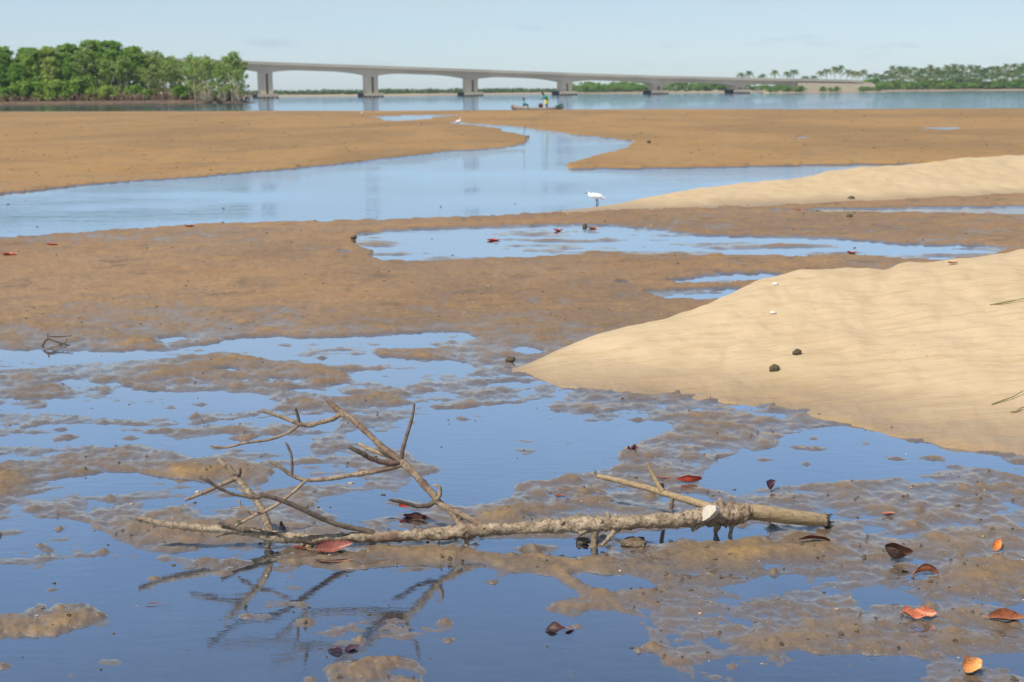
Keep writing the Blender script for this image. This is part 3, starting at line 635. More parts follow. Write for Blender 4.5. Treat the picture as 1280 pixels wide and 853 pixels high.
leaf(791, 566, 15, R(10), 'maroon', 'crumpled dark red leaf on a mud lump behind the right fork', .4, .3, .5, .3, 0, R(20), 0, ruffle=1.0)
leaf(1111, 645, 17, R(4), 'salmon', 'small flat salmon leaf on the mud right of the branch end', .2, .1, .45, stem=0)
leaf(826, 600, 26, R(150), 'pink', 'thin pink leaf sunk in the mud beside the red floating leaf', .2, .1, .2, stem=0)
leaf(741, 286, 14, R(10), 'brown', 'reddish brown leaf at the far edge of the middle pool', .3, .3, .4, .2, 0, R(20), 0)
leaf(698, 289, 13, R(-10), 'red', 'small red leaf at the left of the reddish brown leaf in the middle pool', .4, .4, .5, stem=0)
leaf(617, 301, 17, R(5), 'red', 'red leaf lying in the centre of the middle pool', .3, .2, .5, stem=0)
leaf(1000, 264.5, 12, R(5), 'red', 'red leaf at the foot of the far sand bank', .4, .4, .6, stem=0)
leaf(1065, 317, 14, R(5), 'red', 'red leaf at the right end of the middle pool', .3, .3, .5, stem=0)
leaf(237, 286, 13, R(40), 'salmon', 'small salmon leaf on the far mud below the channel', .4, .4, .6, stem=0)
leaf(66, 309, 14, R(0), 'red', 'faded red leaf at the left on the mud below the channel', .3, .2, .6, stem=0)
leaf(12, 322, 18, R(0), 'red', 'wide faded red leaf at the far left edge of the mud', .3, .2, .6, stem=0)
leaf(1190, 333, 16, R(20), 'brown', 'thin brown leaf on the crest of the near sand bank', .3, .2, .4, stem=0, pos=on_bank(1190, 331) + Vector((0, 0, .01)))

# ------------------------------------------------------------------ clods, shells, sticks
CLOD, SHELL, MUDLUMP = simple('clod', (.09, .075, .045), .9, .4, 40, .6, 80), simple('shell_white', (.62, .58, .52), .4, .08, 30), simple('tan_lump', (.27, .18, .09), .6, .3, 20, .6, 60)
CLUMP = simple('mud_clump', (.15, .108, .068), .45, .4, 40, .8, 70)
def clod(name, u, v, w, h, mat, label, cat, pos=None, seed=1, amp=.5, group=None):
    p = pos if pos is not None else ground(u, v); k = p.y / FPX
    m = MB(); m.blob((0, 0, h * k * .35), (w * k / 2, w * k / 2.4, h * k / 2 * 1.2), seed, amp, 12, 8, 1.4)
    o = m.build(name, mat); o.location = p; tag(o, label, cat, group); return o
clod('clod', 967, 464, 14, 8, CLOD, 'larger dark clod on the slope of the near sand bank', 'clod', on_bank(967, 464), 2)
clod('clod', 996, 444, 12, 7, CLOD, 'smaller greenish clod higher up on the near sand bank', 'clod', on_bank(996, 444), 5)
clod('stone', 638, 453, 13, 6, CLOD, 'dark flat stone at the left toe of the near sand bank', 'stone', None, 7)
clod('shell', 966, 392, 9, 3, SHELL, 'white shell on the middle of the near sand bank', 'shell', on_bank(966, 392), 3, .3)
clod('shell', 968, 356, 8, 4, SHELL, 'white shell on the left crest of the near sand bank', 'shell', on_bank(968, 356), 4, .2)
clod('stone', 1064, 253, 10, 5, CLOD, 'dark green stone at the foot of the far sand bank', 'stone', None, 9)
clod('stone', 1062, 274, 8, 5, CLOD, 'dark stone on the brown mud in front of the far sand bank', 'stone', None, 11)
clod('stone', 731, 284, 6, 4.5, CLOD, 'upright dark stone beside the reddish leaf in the middle pool', 'stone', None, 12)
clod('stone', 442, 301, 9, 4, CLOD, 'dark stone at the left end of the middle pool', 'stone', None, 13)
clod('stone', 811, 181, 5, 4, CLOD, 'lone stone on the far flat right of the channel mouth', 'stone', None, 14)
clod('mud_clump', 727, 679, 18, 8, CLUMP, 'dark mud clump under the middle of the trunk', 'mud clump', None, 21, .8)
clod('mud_clump', 792, 681, 36, 9, CLUMP, 'long dark mud clump under the trunk left of the pale cut', 'mud clump', None, 22, .9)
ds = empty('dead_twig', ground(66, 432)); bpy.context.view_layer.update()
tag(ds, 'small dry forked twig arching over the mud at the left edge of the upper pools', 'twig')
for ks in ([(52, 436, 434, 2), (54, 430, 434, 1.6), (60, 424, 433, 1.5), (72, 428, 433, 1.2), (87, 432, 433, .8)], [(60, 424, 433, 1.2), (59, 417, 432, 1)], [(62, 421, 432, 1), (74, 421, 431, .9), (90, 420, 431, .6)], [(66, 432, 433, .9), (80, 430, 433, .9), (84, 423, 432, .5)]):
    P = [kp(u, v, f) for u, v, f, r in ks]; m = MB(); m.tube(P, [k[3] * p.y / FPX for k, p in zip(ks, P)], 6, 3, .2, 30)
    o = m.build('stem', DARKTWIG, ds); o.matrix_parent_inverse = ds.matrix_world.inverted()
GRASS = simple('dry_grass', (.22, .20, .08), .8, .3, 20)
for nm, a, c, lab in (('grass_stalk', (1240, 505), (1282, 493), 'long dry grass stalk sagging on the right slope of the near sand bank'), ('grass_stalk', (1236, 381), (1284, 376), 'short dry stalk near the top right of the near sand bank'), ('grass_stalk', (1262, 518), (1288, 510), 'thin pale stalk below the long stalk on the near sand bank')):
    P = [on_bank(a[0] + (c[0] - a[0]) * t, a[1] + (c[1] - a[1]) * t) + Vector((0, 0, .004 + .02 * t)) for t in (0, .3, .6, .85, 1)]; k = P[0].y / FPX
    m = MB(); m.tube(P, [.9 * k, 1.0 * k, .9 * k, .6 * k, .3 * k], 5, 4); tag(m.build(nm, GRASS), lab, 'grass')
# litter nobody could count: crumbs and bits over the flat
m = MB(); m2 = MB(); rr = random.Random(21); cnt = 0
while cnt < 750:
    u = rr.uniform(-60, 1340); v = 250 + 600 * rr.random() ** 1.1
    if float(sky_pool(np.array([u]), np.array([v]))[0]) > .3 and rr.random() < .8: continue
    p = ground(u, v); k = p.y / FPX; s = rr.uniform(.4, 1.3) * k * (1.5 if v > 600 else 1)
    (m if rr.random() < .8 else m2).blob(p + Vector((0, 0, s * .2)), (s * rr.uniform(.8, 2), s, s * .7), rr.random() * 90, .6, 6, 4); cnt += 1
for _ in range(900):                 # clods and bits out on the far flats
    u, v = rr.uniform(-60, 1340), 141 + 105 * rr.random()
    if float(sky_pool(np.array([u]), np.array([v]))[0]) > .2: continue
    p = ground(u, v); s = rr.uniform(.45, 1.0) * p.y / FPX; m.blob(p, (s * rr.uniform(1.2, 2.6), s * 1.5, s * .55), rr.random() * 90, .6, 6, 4)
tag(m.build('mud_crumbs', CLOD), 'dark crumbs and litter scattered over the mudflat', 'litter', kind='stuff')
for _ in range(70):                  # specks on the near sand bank
    q = on_bank(rr.uniform(700, 1290), rr.uniform(345, 540)); s = rr.uniform(.5, 1.1) * q.y / FPX; (m if rr.random() < .6 else m2).blob(q, (s * 1.5, s, s * .6), rr.random() * 90, .5, 6, 4)
w_ = MB()
for _ in range(260):                 # coiled worm casts on the near mud
    u, v = rr.uniform(-40, 1320), rr.uniform(470, 860)
    if zg(u, v) < .002: continue
    c0 = ground(u, v, .001); a0 = rr.random() * 6.28; q = rr.uniform(.005, .011)
    w_.tube([c0 + Vector((math.cos(a0 + k * 1.15) * q * (1 - k * .07), math.sin(a0 + k * 1.15) * q * (1 - k * .07), .0016 * k)) for k in range(9)], [.0022] * 8 + [.001], 4, 1)
tag(w_.build('worm_casts', CLUMP), 'small coiled worm casts on the near mud', 'worm casts', kind='stuff')
tag(m2.build('shell_bits', simple('pale_bits', (.40, .29, .18), .8, .3, 20)), 'pale shell bits and worm casts scattered over the mudflat', 'litter', kind='stuff')

# ------------------------------------------------------------------ birds
WHITE = simple('white_feathers', (.82, .80, .76), .8, .05, 12); LEGB = simple('dark_legs', (.05, .055, .06), .6, .2); BEAK = simple('beak', (.10, .09, .05), .4, .2)
def skin(name, verts, edges, radii, mat, parent=None, sub=2):
    me = bpy.data.meshes.new(name); me.from_pydata([Vector(v) for v in verts], edges, []); o = link(name, me, mat, parent, False)
    o.modifiers.new('skin', 'SKIN'); o.modifiers['skin'].use_smooth_shade = True
    for i, r in enumerate(radii):
        r = r if isinstance(r, tuple) else (r, r); me.skin_vertices[0].data[i].radius = r
    me.skin_vertices[0].data[0].use_root = True
    s = o.modifiers.new('sub', 'SUBSURF'); s.levels = s.render_levels = sub
    return o
def egret(p, h, flip, label, neck_up=.5, rz=0):
    """h: scale (body length about .62 h); faces -x"""
    e = empty('white_bird', p, rz); f = -1 if flip else 1
    V = [(0, 0, .52), (-.16, 0, .55), (-.26, 0, .57), (.16, 0, .50), (.30, 0, .43), (.40, 0, .37), (-.27, 0, .64), (-.23, 0, .64 + .14 * neck_up), (-.245, 0, .70 + .22 * neck_up), (-.31, 0, .715 + .22 * neck_up)]
    E = [(0, 1), (1, 2), (0, 3), (3, 4), (4, 5), (2, 6), (6, 7), (7, 8), (8, 9)]
    Rr = [(.115, .12), (.11, .115), (.07, .075), (.10, .105), (.055, .05), (.02, .03), .04, .033, .035, .032]
    skin('body', [(x * f * h, y * h, z * h) for x, y, z in V], E, [tuple(c * h for c in (r if isinstance(r, tuple) else (r, r))) for r in Rr], WHITE, e)
    zb = .705 + .22 * neck_up
    m = MB(); m.tube([(-.33 * f * h, 0, zb * h), (-.47 * f * h, 0, (zb - .03) * h)], [.016 * h, .004 * h], 6); m.build('beak', BEAK, e)
    for s, q in ((-.05, .07), (.05, -.05)):
        m = MB(); m.tube([((.02) * f * h, s * h, .44 * h), ((.06 + q * .4) * f * h, s * h, .24 * h), ((.0 + q) * f * h, s * h, 0), ((-.10 + q) * f * h, s * h, -.01 * h)], [.018 * h, .014 * h, .013 * h, .008 * h], 6); m.build('leg', LEGB, e)
    tag(e, label, 'bird'); return e
pb = at(745, 254.5); egret(Vector((pb.x, pb.y, -.12)), .48, False, 'large white egret wading at the tip of the far sand bank', -.25, R(8))
egret(ground(573, 158.5), .50, True, 'small white bird beside the narrow mouth of the channel', .8, R(-20))
egret(ground(453, 147.2), .50, False, 'small white bird on the far flat near the distant pool', .7, R(60))

# ------------------------------------------------------------------ canoe and its people
bp = at(672, 136.9); K = bp.y / FPX
HULL, HULLIN = simple('weathered_hull', (.22, .165, .115), .7, .25, 3, .2, 20), simple('green_hull', (.06, .16, .14), .6, .2, 3)
bt = empty('fishing_canoe', (bp.x, bp.y, -.06), R(-4)); tag(bt, 'long low wooden fishing canoe on the river behind the far flat', 'boat')
n = 18; vs, fs = [], []
L_, Wb = 5.9, .95
for i in range(n + 1):
    s = i / n * 2 - 1; w = Wb / 2 * max(0.04, (1 - abs(s) ** 2.6)); sheer = .24 + .30 * abs(s) ** 2.4 * (1.25 if s < 0 else .7); keel = -.12 + .25 * abs(s) ** 4
    for y, z in ((-1, sheer), (-.93, sheer * .45 + keel * .55), (-.45, keel), (.45, keel), (.93, sheer * .45 + keel * .55), (1, sheer), (.88, sheer), (.8, .12 + keel * .3), (0, keel + .08), (-.8, .12 + keel * .3), (-.88, sheer)):
        vs.append((s * L_ / 2, y * w, z))
for i in range(n):
    for j in range(11):
        j2 = (j + 1) % 11; fs.append((i * 11 + j, i * 11 + j2, (i + 1) * 11 + j2, (i + 1) * 11 + j))
fs += [tuple(range(11)), tuple(n * 11 + k for k in range(10, -1, -1))]
m = MB(); m.add(vs, fs); m.build('hull', HULL, bt)
for x in (-1.6, -.2, 1.3):
    m = MB(); m.box((x, 0, .30), (.18, .78, .04)); m.build('thwart', HULL, bt, False)
m = MB(); m.tube([(2.0, -.30, .36), (2.45, -.25, .52), (2.75, 0, .60), (2.45, .25, .52), (2.0, .3, .36)], [.10, .13, .14, .13, .10], 8, 3); m.build('stern_cover', HULLIN, bt)
SKIN_ = simple('dark_skin', (.075, .042, .028), .55, .1); TURQ = simple('turquoise_cloth', (.10, .50, .50), .85, .15); GREEN = simple('green_cloth', (.02, .42, .25), .85, .15); YEL = simple('yellow_cloth', (.78, .62, .06), .85, .12); HAIR = simple('black_hair', (.015, .012, .01), .7, .2)
def boat_pt(x, y, z):
    c, s = math.cos(R(-4)), math.sin(R(-4)); return Vector((bp.x + c * x - s * y, bp.y + s * x + c * y, z))
p1 = empty('person', boat_pt(-1.6, 0, .32), R(80)); p1.scale = (1.15,) * 3; tag(p1, 'seated person in a turquoise top near the left end of the canoe', 'person')
# local frame: -y is forward
V = [(0, 0, .10), (0, -.02, .32), (0, -.03, .50), (0, -.03, .60), (0, -.05, .72), (.19, -.03, .48), (.24, -.12, .28), (.18, -.30, .20), (-.19, -.03, .48), (-.24, -.12, .28), (-.18, -.30, .20), (.10, -.02, .10), (.13, -.40, .22), (.12, -.46, -.12), (.12, -.58, -.15),
     (-.10, -.02, .10), (-.13, -.40, .22), (-.12, -.46, -.12), (-.12, -.58, -.15)]
E = [(0, 1), (1, 2), (2, 3), (3, 4), (2, 5), (5, 6), (6, 7), (2, 8), (8, 9), (9, 10), (0, 11), (11, 12), (12, 13), (13, 14), (0, 15), (15, 16), (16, 17), (17, 18)]
skin('body', V, E, [.14, .125, .13, .055, .105, .06, .045, .035, .06, .045, .035, .09, .065, .045, .035, .09, .065, .045, .035], SKIN_, p1)
skin('shirt', [(0, 0, .08), (0, -.02, .32), (0, -.03, .50), (.20, -.03, .48), (.25, -.12, .28), (-.20, -.03, .48), (-.25, -.12, .28)], [(0, 1), (1, 2), (2, 3), (3, 4), (2, 5), (5, 6)], [.17, .155, .15, .075, .065, .075, .065], TURQ, p1)
m = MB(); m.blob((0, -.035, .76), (.115, .125, .10), 3, .05, 10, 8); m.build('hair', HAIR, p1)
p2 = empty('person', boat_pt(1.05, 0, .02), R(-70)); p2.scale = (1.2,) * 3; tag(p2, 'standing person in a green top and yellow wrap leaning over in the canoe', 'person')
V = [(0, 0, .86), (0, -.12, 1.08), (0, -.26, 1.26), (0, -.33, 1.33), (0, -.42, 1.40), (.20, -.24, 1.25), (.24, -.38, 1.02), (.20, -.52, .84), (-.20, -.24, 1.25), (-.24, -.38, 1.02), (-.20, -.52, .84), (.10, 0, .82), (.11, -.05, .46), (.11, .02, .08), (.11, -.14, .04),
     (-.10, 0, .82), (-.11, -.05, .46), (-.11, .02, .08), (-.11, -.14, .04)]
skin('body', V, E, [.14, .125, .13, .055, .105, .06, .045, .035, .06, .045, .035, .09, .065, .045, .035, .09, .065, .045, .035], SKIN_, p2)
skin('shirt', [(0, -.02, .92), (0, -.12, 1.08), (0, -.26, 1.26), (.21, -.24, 1.25), (.25, -.36, 1.05), (-.21, -.24, 1.25), (-.25, -.36, 1.05)], [(0, 1), (1, 2), (2, 3), (3, 4), (2, 5), (5, 6)], [.16, .155, .155, .08, .07, .08, .07], GREEN, p2)
skin('wrap', [(0, 0, .92), (0, -.01, .7), (0, -.01, .34)], [(0, 1), (1, 2)], [(.17, .17), (.21, .20), (.20, .19)], YEL, p2)
m = MB(); m.blob((0, -.43, 1.44), (.115, .12, .10), 3, .05, 10, 8); m.build('hair', HAIR, p2)
m = MB(); m.blob((0, 0, .20), (.28, .26, .26), 4, .15, 12, 8); o = m.build('basket', simple('brown_basket', (.10, .045, .025), .9, .3, 10, .5, 30)); o.location = boat_pt(.35, 0, .22); tag(o, 'round dark brown basket in the canoe beside the standing person', 'basket')

# ------------------------------------------------------------------ far bank
BANKM = simple('far_bank_sand', (.29, .23, .155), .95, .15, .02, coords='pos'); SCRUB = simple('far_scrub_ground', (.16, .17, .07), .95, .3, .02, coords='pos')
fv = [(-500, 126.3), (0, 123.6), (300, 121.9), (540, 119.8), (690, 117.8), (850, 116.6), (1000, 115.2), (1280, 113.2), (1500, 111.6), (1900, 108.3)]
us2 = np.linspace(-500, 1900, 140); fvv = np.interp(us2, [a for a, _ in fv], [b_ for _, b_ in fv])
vs, fs = [], []
for i, (u, v) in enumerate(zip(us2, fvv)):
    p = at(u, v); d = Vector((p.x, p.y, 0)); q = d.normalized(); j = 6 * mnoise.noise(Vector((u * .02, 0, 0)))
    for off, z in ((-6, -1.0), (j, .15), (j + 14, .5), (j + 60, 1.1), (600, 2.0), (3500, 2.0)): pp = d + q * off; vs.append((pp.x, pp.y, z))
    if i: fs += [((i - 1) * 6 + k, i * 6 + k, i * 6 + k + 1, (i - 1) * 6 + k + 1) for k in range(5)]
m = MB(); m.add(vs, fs); tag(m.build('far_bank', BANKM), kind='structure')
def far_y(u): return at(u, float(np.interp(u, [a for a, _ in fv], [b_ for _, b_ in fv]))).y

# ------------------------------------------------------------------ foliage
def leaf_foliage(name, dark, light, yel, tr=.35):
    m = NM(name); p = m.pos(); oi = m.nd('ShaderNodeObjectInfo')
    rnd = oi.outputs['Random']; isl = m.nd('ShaderNodeNewGeometry').outputs['Random Per Island']
    n = m.noise(.45, 3, .6, p)
    c = m.mix(m.rng(m.math('ADD', m.math('MULTIPLY', n, .8), m.math('MULTIPLY', isl, .4)), .3, .9), dark, light)
    c = m.mix(m.math('MULTIPLY', m.rng(rnd, .35, 1), .75), c, yel)
    m.set(Base_Color=c, Roughness=.55, Specular_IOR_Level=.35)
    t = m.nd('ShaderNodeBsdfTranslucent', {'Color': m.mix(1.0, c, (1.5, 1.7, .8), 'MULTIPLY')})
    mx = m.nd('ShaderNodeMixShader', {0: tr, 1: m.b.outputs[0], 2: t.outputs[0]}); m.l.new(mx.outputs[0], m.out.inputs[0])
    return m.m
FOL = leaf_foliage('mangrove_leaves', (.075, .15, .02), (.20, .34, .045), (.29, .34, .08))
FOL2 = leaf_foliage('thin_mangrove_leaves', (.12, .18, .04), (.25, .34, .09), (.34, .34, .14))
FOLB = leaf_foliage('bush_leaves', (.08, .17, .025), (.18, .33, .055), (.23, .31, .06))
PALM = leaf_foliage('palm_fronds', (.04, .085, .018), (.105, .175, .04), (.16, .16, .05), .2)
TRUNKM = simple('pale_trunk', (.36, .30, .21), .9, .3, 1.2, .4, 6); PTRUNK = simple('palm_trunk', (.22, .18, .13), .9, .25, 2)
def cards(m, c, r, n, size, rng, flat=.7):
    for _ in range(n):
        d = Vector((rng.gauss(0, 1), rng.gauss(0, 1), rng.gauss(0, 1))).normalized() * rng.random() ** .45
        p = c + Vector((d.x * r[0], d.y * r[1], d.z * r[2]))
        nrm = (d + Vector((rng.gauss(0, .6), rng.gauss(0, .6), rng.gauss(0, .6) + flat))).normalized()
        a = nrm.orthogonal().normalized(); a = Matrix.Rotation(rng.random() * 6.28, 3, nrm) @ a; b_ = nrm.cross(a)
        s = size * rng.uniform(.6, 1.3); m.add([p - a * s, p - b_ * s * .5, p + a * s, p + b_ * s * .5], [(0, 1, 2, 3)])
def make_tree(name, H, Wd, low, nclump, per, fol, seed, size=.34, ntr=2, trr=.16):
    rng = random.Random(seed); root = empty(name); t = MB(); cr = MB()
    tips = []
    for k in range(ntr):
        a = rng.random() * 6.28; bx, by = math.cos(a) * .5 * k, math.sin(a) * .5 * k; P = [Vector((bx, by, -.5))]; top = H * rng.uniform(.66, .85); lean = Vector((rng.gauss(0, .10), rng.gauss(0, .10), 1))
        for i in range(1, 6): P.append(P[0] + lean * top * i / 5 + Vector((rng.gauss(0, .18), rng.gauss(0, .18), 0)))
        t.tube(P, [trr * (1.15 - .16 * i) for i in range(6)], 6)
        for _ in range(6):
            q = P[rng.randint(1, 5)]; a = rng.random() * 6.28; e = q + Vector((math.cos(a) * Wd * .33, math.sin(a) * Wd * .33, H * rng.uniform(.06, .2)))
            t.tube([q, q.lerp(e, .5) + Vector((0, 0, -.2)), e], [trr * .45, trr * .3, trr * .12], 5); tips.append(e)
        tips.append(P[-1])
    for i in range(5):               # arching prop roots
        a = rng.random() * 6.28; r_ = rng.uniform(.6, 1.3)
        t.tube([(0, 0, rng.uniform(.8, 1.8)), (math.cos(a) * r_ * .6, math.sin(a) * r_ * .6, .9), (math.cos(a) * r_, math.sin(a) * r_, -.5)], [.06, .055, .05], 5)
    for i in range(nclump):
        if i < len(tips): c = tips[i]
        else:
            z = low + (H - low) * rng.random() ** .8; f = (z - low) / (H - low); w = Wd / 2 * (math.sin(math.pi * min(1, .18 + .78 * f)) ** .6)
            a = rng.random() * 6.28; r_ = w * rng.random() ** .5; c = Vector((math.cos(a) * r_, math.sin(a) * r_, z))
        c = Vector((c.x, c.y, min(c.z, H - .5))); q = rng.uniform(.4, 1.3)
        cards(cr, c, (q * 1.15, q * 1.15, q * .75), per, size, rng)
    t.build('trunk', TRUNKM, root); cr.build('crown', fol, root, False)
    return root
# ---- mangrove island at the left
isl_pts = []
IY = lambda u: at(u, 131.0 - u * .008).y
m = MB(); vs, fs = [], []; us3 = np.linspace(-260, 318, 70)
for i, u in enumerate(us3):
    p = at(u, 131.2 - u * .0085); d = Vector((p.x, p.y, 0)); q = d.normalized(); e = min(1, (318 - u) / 45) ** .6 if u < 318 else 0
    j = 2.2 * mnoise.noise(Vector((u * .06, 1, 0)))
    for off, z in ((-2, -.6), (j, .25), (j + 2.2, .6 * e + .15 * e * mnoise.noise(Vector((u * .2, 0, 0)))), (j + 10, .8 * e), (42 * e + 4, .8 * e), (52 * e + 5, -.6)): pp = d + q * off; vs.append((pp.x, pp.y, z))
    if i: fs += [((i - 1) * 6 + k, i * 6 + k, i * 6 + k + 1, (i - 1) * 6 + k + 1) for k in range(5)]
m.add(vs, fs); tag(m.build('island', simple('island_mud', (.10, .065, .04), .9, .4, .6, .5, 2, coords='pos')), kind='structure')
m = MB(); rg = random.Random(31)
for _ in range(1100):                 # tangle of exposed roots along the bank
    u = rg.uniform(-230, 312); p = at(u, 131 - u * .0085); d = Vector((p.x, p.y, 0)); q = d.normalized(); s = Vector((q.y, -q.x, 0)); b0 = d + q * rg.uniform(-1.2, 5)
    b0.z = .15 + .2 * max(0, min(2.5, (b0 - d).dot(q)))
    hh = rg.uniform(.8, 2.6); w = rg.uniform(-1.8, 1.8)
    m.tube([b0 + Vector((0, 0, -.3)), b0 + s * w * .3 + q * .3 + Vector((0, 0, hh * .6)), b0 + s * w + q * 1.0 + Vector((0, 0, hh * .9))], [.09, .12, .10], 4)
tag(m.build('root_tangle', simple('root_wood', (.12, .075, .048), .9, .4, 1.0, coords='pos')), 'brown tangle of exposed mangrove roots along the island bank', 'roots', kind='stuff')
protoA = [make_tree('mangrove_tree', 13.5, 8.5, 2.0, 120, 52, FOL, 101 + i, .34, 2) for i in range(3)]
protoB = [make_tree('mangrove_tree', 11.5, 6.8, 5.6, 52, 44, FOL2, 201 + i, .30, 4, .17) for i in range(3)]
protoC = [make_tree('mangrove_shrub', 4.6, 6.5, .3, 46, 50, FOL, 301 + i, .30, 2, .08) for i in range(2)]
used = set()
def place(protos, idx, p, sc, rz, label, cat, group, sx=1.0):
    o = protos[idx % len(protos)]
    if o.name in used: o = copy_tree(o)
    else: used.add(o.name)
    o.location = p; o.scale = (sc * sx, sc * sx, sc); o.rotation_euler = (0, 0, rz); tag(o, label, cat, group); return o
rg = random.Random(77)
def topline(u): return np.interp(u, [-200, 0, 25, 50, 75, 110, 130, 150, 170, 190, 230, 260, 285, 300], [58, 60, 58, 53, 58, 53, 56, 55, 62, 64, 70, 75, 77, 84])
for row, (dy, step, kind) in enumerate(((26, 26, 'A'), (15, 24, 'A'), (7, 21, 'M'))):
    u = -200 + row * 9
    while u < 262 - row * 4:
        base = at(u, 131 - u * .0085); q = Vector((base.x, base.y, 0)).normalized(); p = base + q * (dy + rg.uniform(-3, 3)); p.z = 1.0
        tv = topline(u) + (rg.uniform(-2, 7) if row == 0 else rg.uniform(2, 16) if row == 1 else rg.uniform(8, 24))
        H = (hor(u) - tv) * p.y / FPX + 2 - p.z
        if kind == 'A' and u < 175: place(protoA, rg.randint(0, 2), p, H / 13.5, rg.random() * 6, 'dense green mangrove tree in the left and middle mass of the island', 'tree', 'mangrove trees on the island', rg.uniform(.8, 1.05))
        elif kind == 'M' and u < 110: place(protoA, rg.randint(0, 2), p, H / 13.5, rg.random() * 6, 'dense green mangrove tree in the left and middle mass of the island', 'tree', 'mangrove trees on the island', rg.uniform(.75, 1.0))
        else: place(protoB, rg.randint(0, 2), p, H / 11.5, rg.random() * 6, 'thin pale trunked mangrove tree in the right half of the island', 'tree', 'pale trunked mangroves on the island', rg.uniform(.85, 1.1))
        u += step * rg.uniform(.8, 1.2)
for u, tv, sx in ((287, 66, .95), (226, 70, .95), (236, 71, .95), (246, 73, .95), (255, 74, .9), (263, 74, .95), (271, 77, .9), (278, 76, .8), (297, 84, .7)):
    p = at(u, 129.5) + Vector((0, 8 if u == 287 else rg.uniform(2, 20), 0)); p.z = .8; H = (hor(u) - tv - rg.uniform(-4, 3) * (u != 287)) * p.y / FPX + 1.1
    place(protoB, 1 if u == 287 else rg.randint(0, 2), p, H / 11.5, rg.random() * 6, 'outermost leaning mangrove tree at the right tip of the island' if u == 287 else 'thin pale trunked mangrove tree in the right half of the island', 'tree', 'pale trunked mangroves on the island', sx)
for u in range(-190, 300, 14):
    p = at(u + rg.uniform(-5, 5), 131 - u * .0085); p = p + Vector((p.x, p.y, 0)).normalized() * rg.uniform(2.5, 6); p.z = .45
    if u < 110 or rg.random() < .55: place(protoC, rg.randint(0, 1), p, rg.uniform(.7, 1.35) * (1 if u < 110 else .7), rg.random() * 6, 'low leafy mangrove shrub along the foot of the island trees', 'shrub', 'shrubs along the island bank')
# ---- bushes beyond the bridge and on the right bank
protoD = [make_tree('bush', 6.0, 9.0, .3, 50, 46, FOLB, 401 + i, .42, 2, .1) for i in range(3)]
def bushes(spec, label, group):
    for (u, top, dy, sx) in spec:
        Yb = far_y(u) + dy; p = atY(u, hor(u), Yb); p.z = 1.2; H = max(2.5, (hor(u) - top) * Yb / FPX + .8)
        place(protoD, rg.randint(0, 2), p, H / 6.0, rg.random() * 6, label, 'bush', group, sx * 6.0 / H * rg.uniform(.8, 1.2))
bushes([(u, 105.5 + rg.uniform(-1.5, 1.5), 15 + rg.uniform(-6, 20), 1.1) for u in range(716, 812, 8)] + [(u, 102.5 + rg.uniform(-2, 3.0), 45 + rg.uniform(-6, 20), 1.3) for u in range(735, 935, 11)], 'green riverside bush on the far bank behind the bridge piers', 'bushes behind the bridge')
bushes([(u, 107 + rg.uniform(-1.2, 1), 8, 1.0) for u in (948, 957, 966, 975, 984, 993, 1016, 1022, 1084)], 'low bush in front of the bridge abutment', 'bushes at the abutment')
bushes([(u, 103 + rg.uniform(-2, 3), 10 + rg.uniform(0, 20), 1.1) for u in range(1080, 1330, 9)] + [(u, 99.5 + rg.uniform(-2, 3), 45 + rg.uniform(0, 20), 1.3) for u in range(1084, 1335, 10)], 'green bush under the palms on the right bank', 'bushes on the right bank')
# ---- palms
def make_palm(seed, H=10):
    rng = random.Random(seed); root = empty('coconut_palm'); t = MB(); lean = rng.uniform(-.08, .08)
    P = [Vector((lean * H * (i / 6) ** 2, 0, H * i / 6 - (.5 if i == 0 else 0))) for i in range(7)]
    t.tube(P, [.24, .19, .17, .16, .15, .15, .16], 7); t.build('trunk', PTRUNK, root); c = MB(); top = P[-1]
    for k in range(26):
        a = k * 2.4 + rng.uniform(-.2, .2); el = rng.uniform(-.15, 1.15); L = rng.uniform(3.6, 4.8); d = Vector((math.cos(a), math.sin(a), 0)); s = Vector((-d.y, d.x, 0))
        prev = None; n = 7
        for i in range(n + 1):
            f = i / n; p = top + d * L * f * math.cos(el) * (1 - .12 * f) + Vector((0, 0, L * (math.sin(el) * f - .62 * f * f)))
            w = .62 * math.sin(math.pi * min(1, f * .86 + .1)) ** .7
            cur = (p, p + s * w - Vector((0, 0, w * .55)), p - s * w - Vector((0, 0, w * .55)))
            if prev:
                for e in (1, 2):     # leaflets with gaps
                    for g in (.0, .5):
                        a0, a1 = prev[0].lerp(cur[0], g), prev[0].lerp(cur[0], g + .34); b0, b1 = prev[e].lerp(cur[e], g + .25), prev[e].lerp(cur[e], g + .5)
                        c.add([a0, a1, b1, b0], [(0, 1, 2, 3)])
            prev = cur
    c.build('fronds', PALM, root, False); return root
protoP = [make_palm(501 + i) for i in range(4)]
def palm(u, top, dy, label, group='coconut palms on the right bank'):
    Yb = far_y(u) + dy; p = atY(u, hor(u), Yb); p.z = 1.4; H = (hor(u) - top) * Yb / FPX + .6
    place(protoP, rg.randint(0, 3), p, H / 11.4, rg.random() * 6, label, 'palm', group, 1.15 * 11.4 / max(H, 8))
for u, top, lab in ((926, 91, 'lone short palm above the bridge deck left of the others'), (935, 89, 'wide round palm above the bridge deck'), (953, 93, 'low palm between the two taller palms over the bridge end'), (967, 88, 'taller palm standing alone over the bridge end'), (984, 90, 'left palm of the close pair over the embankment'), (992, 87, 'right palm of the close pair over the embankment'), (1006, 95, 'low palm just left of the grove'), (1016, 95, 'lowest palm at the left foot of the grove')):
    palm(u, top, 90, lab, 'lone palms over the bridge end')
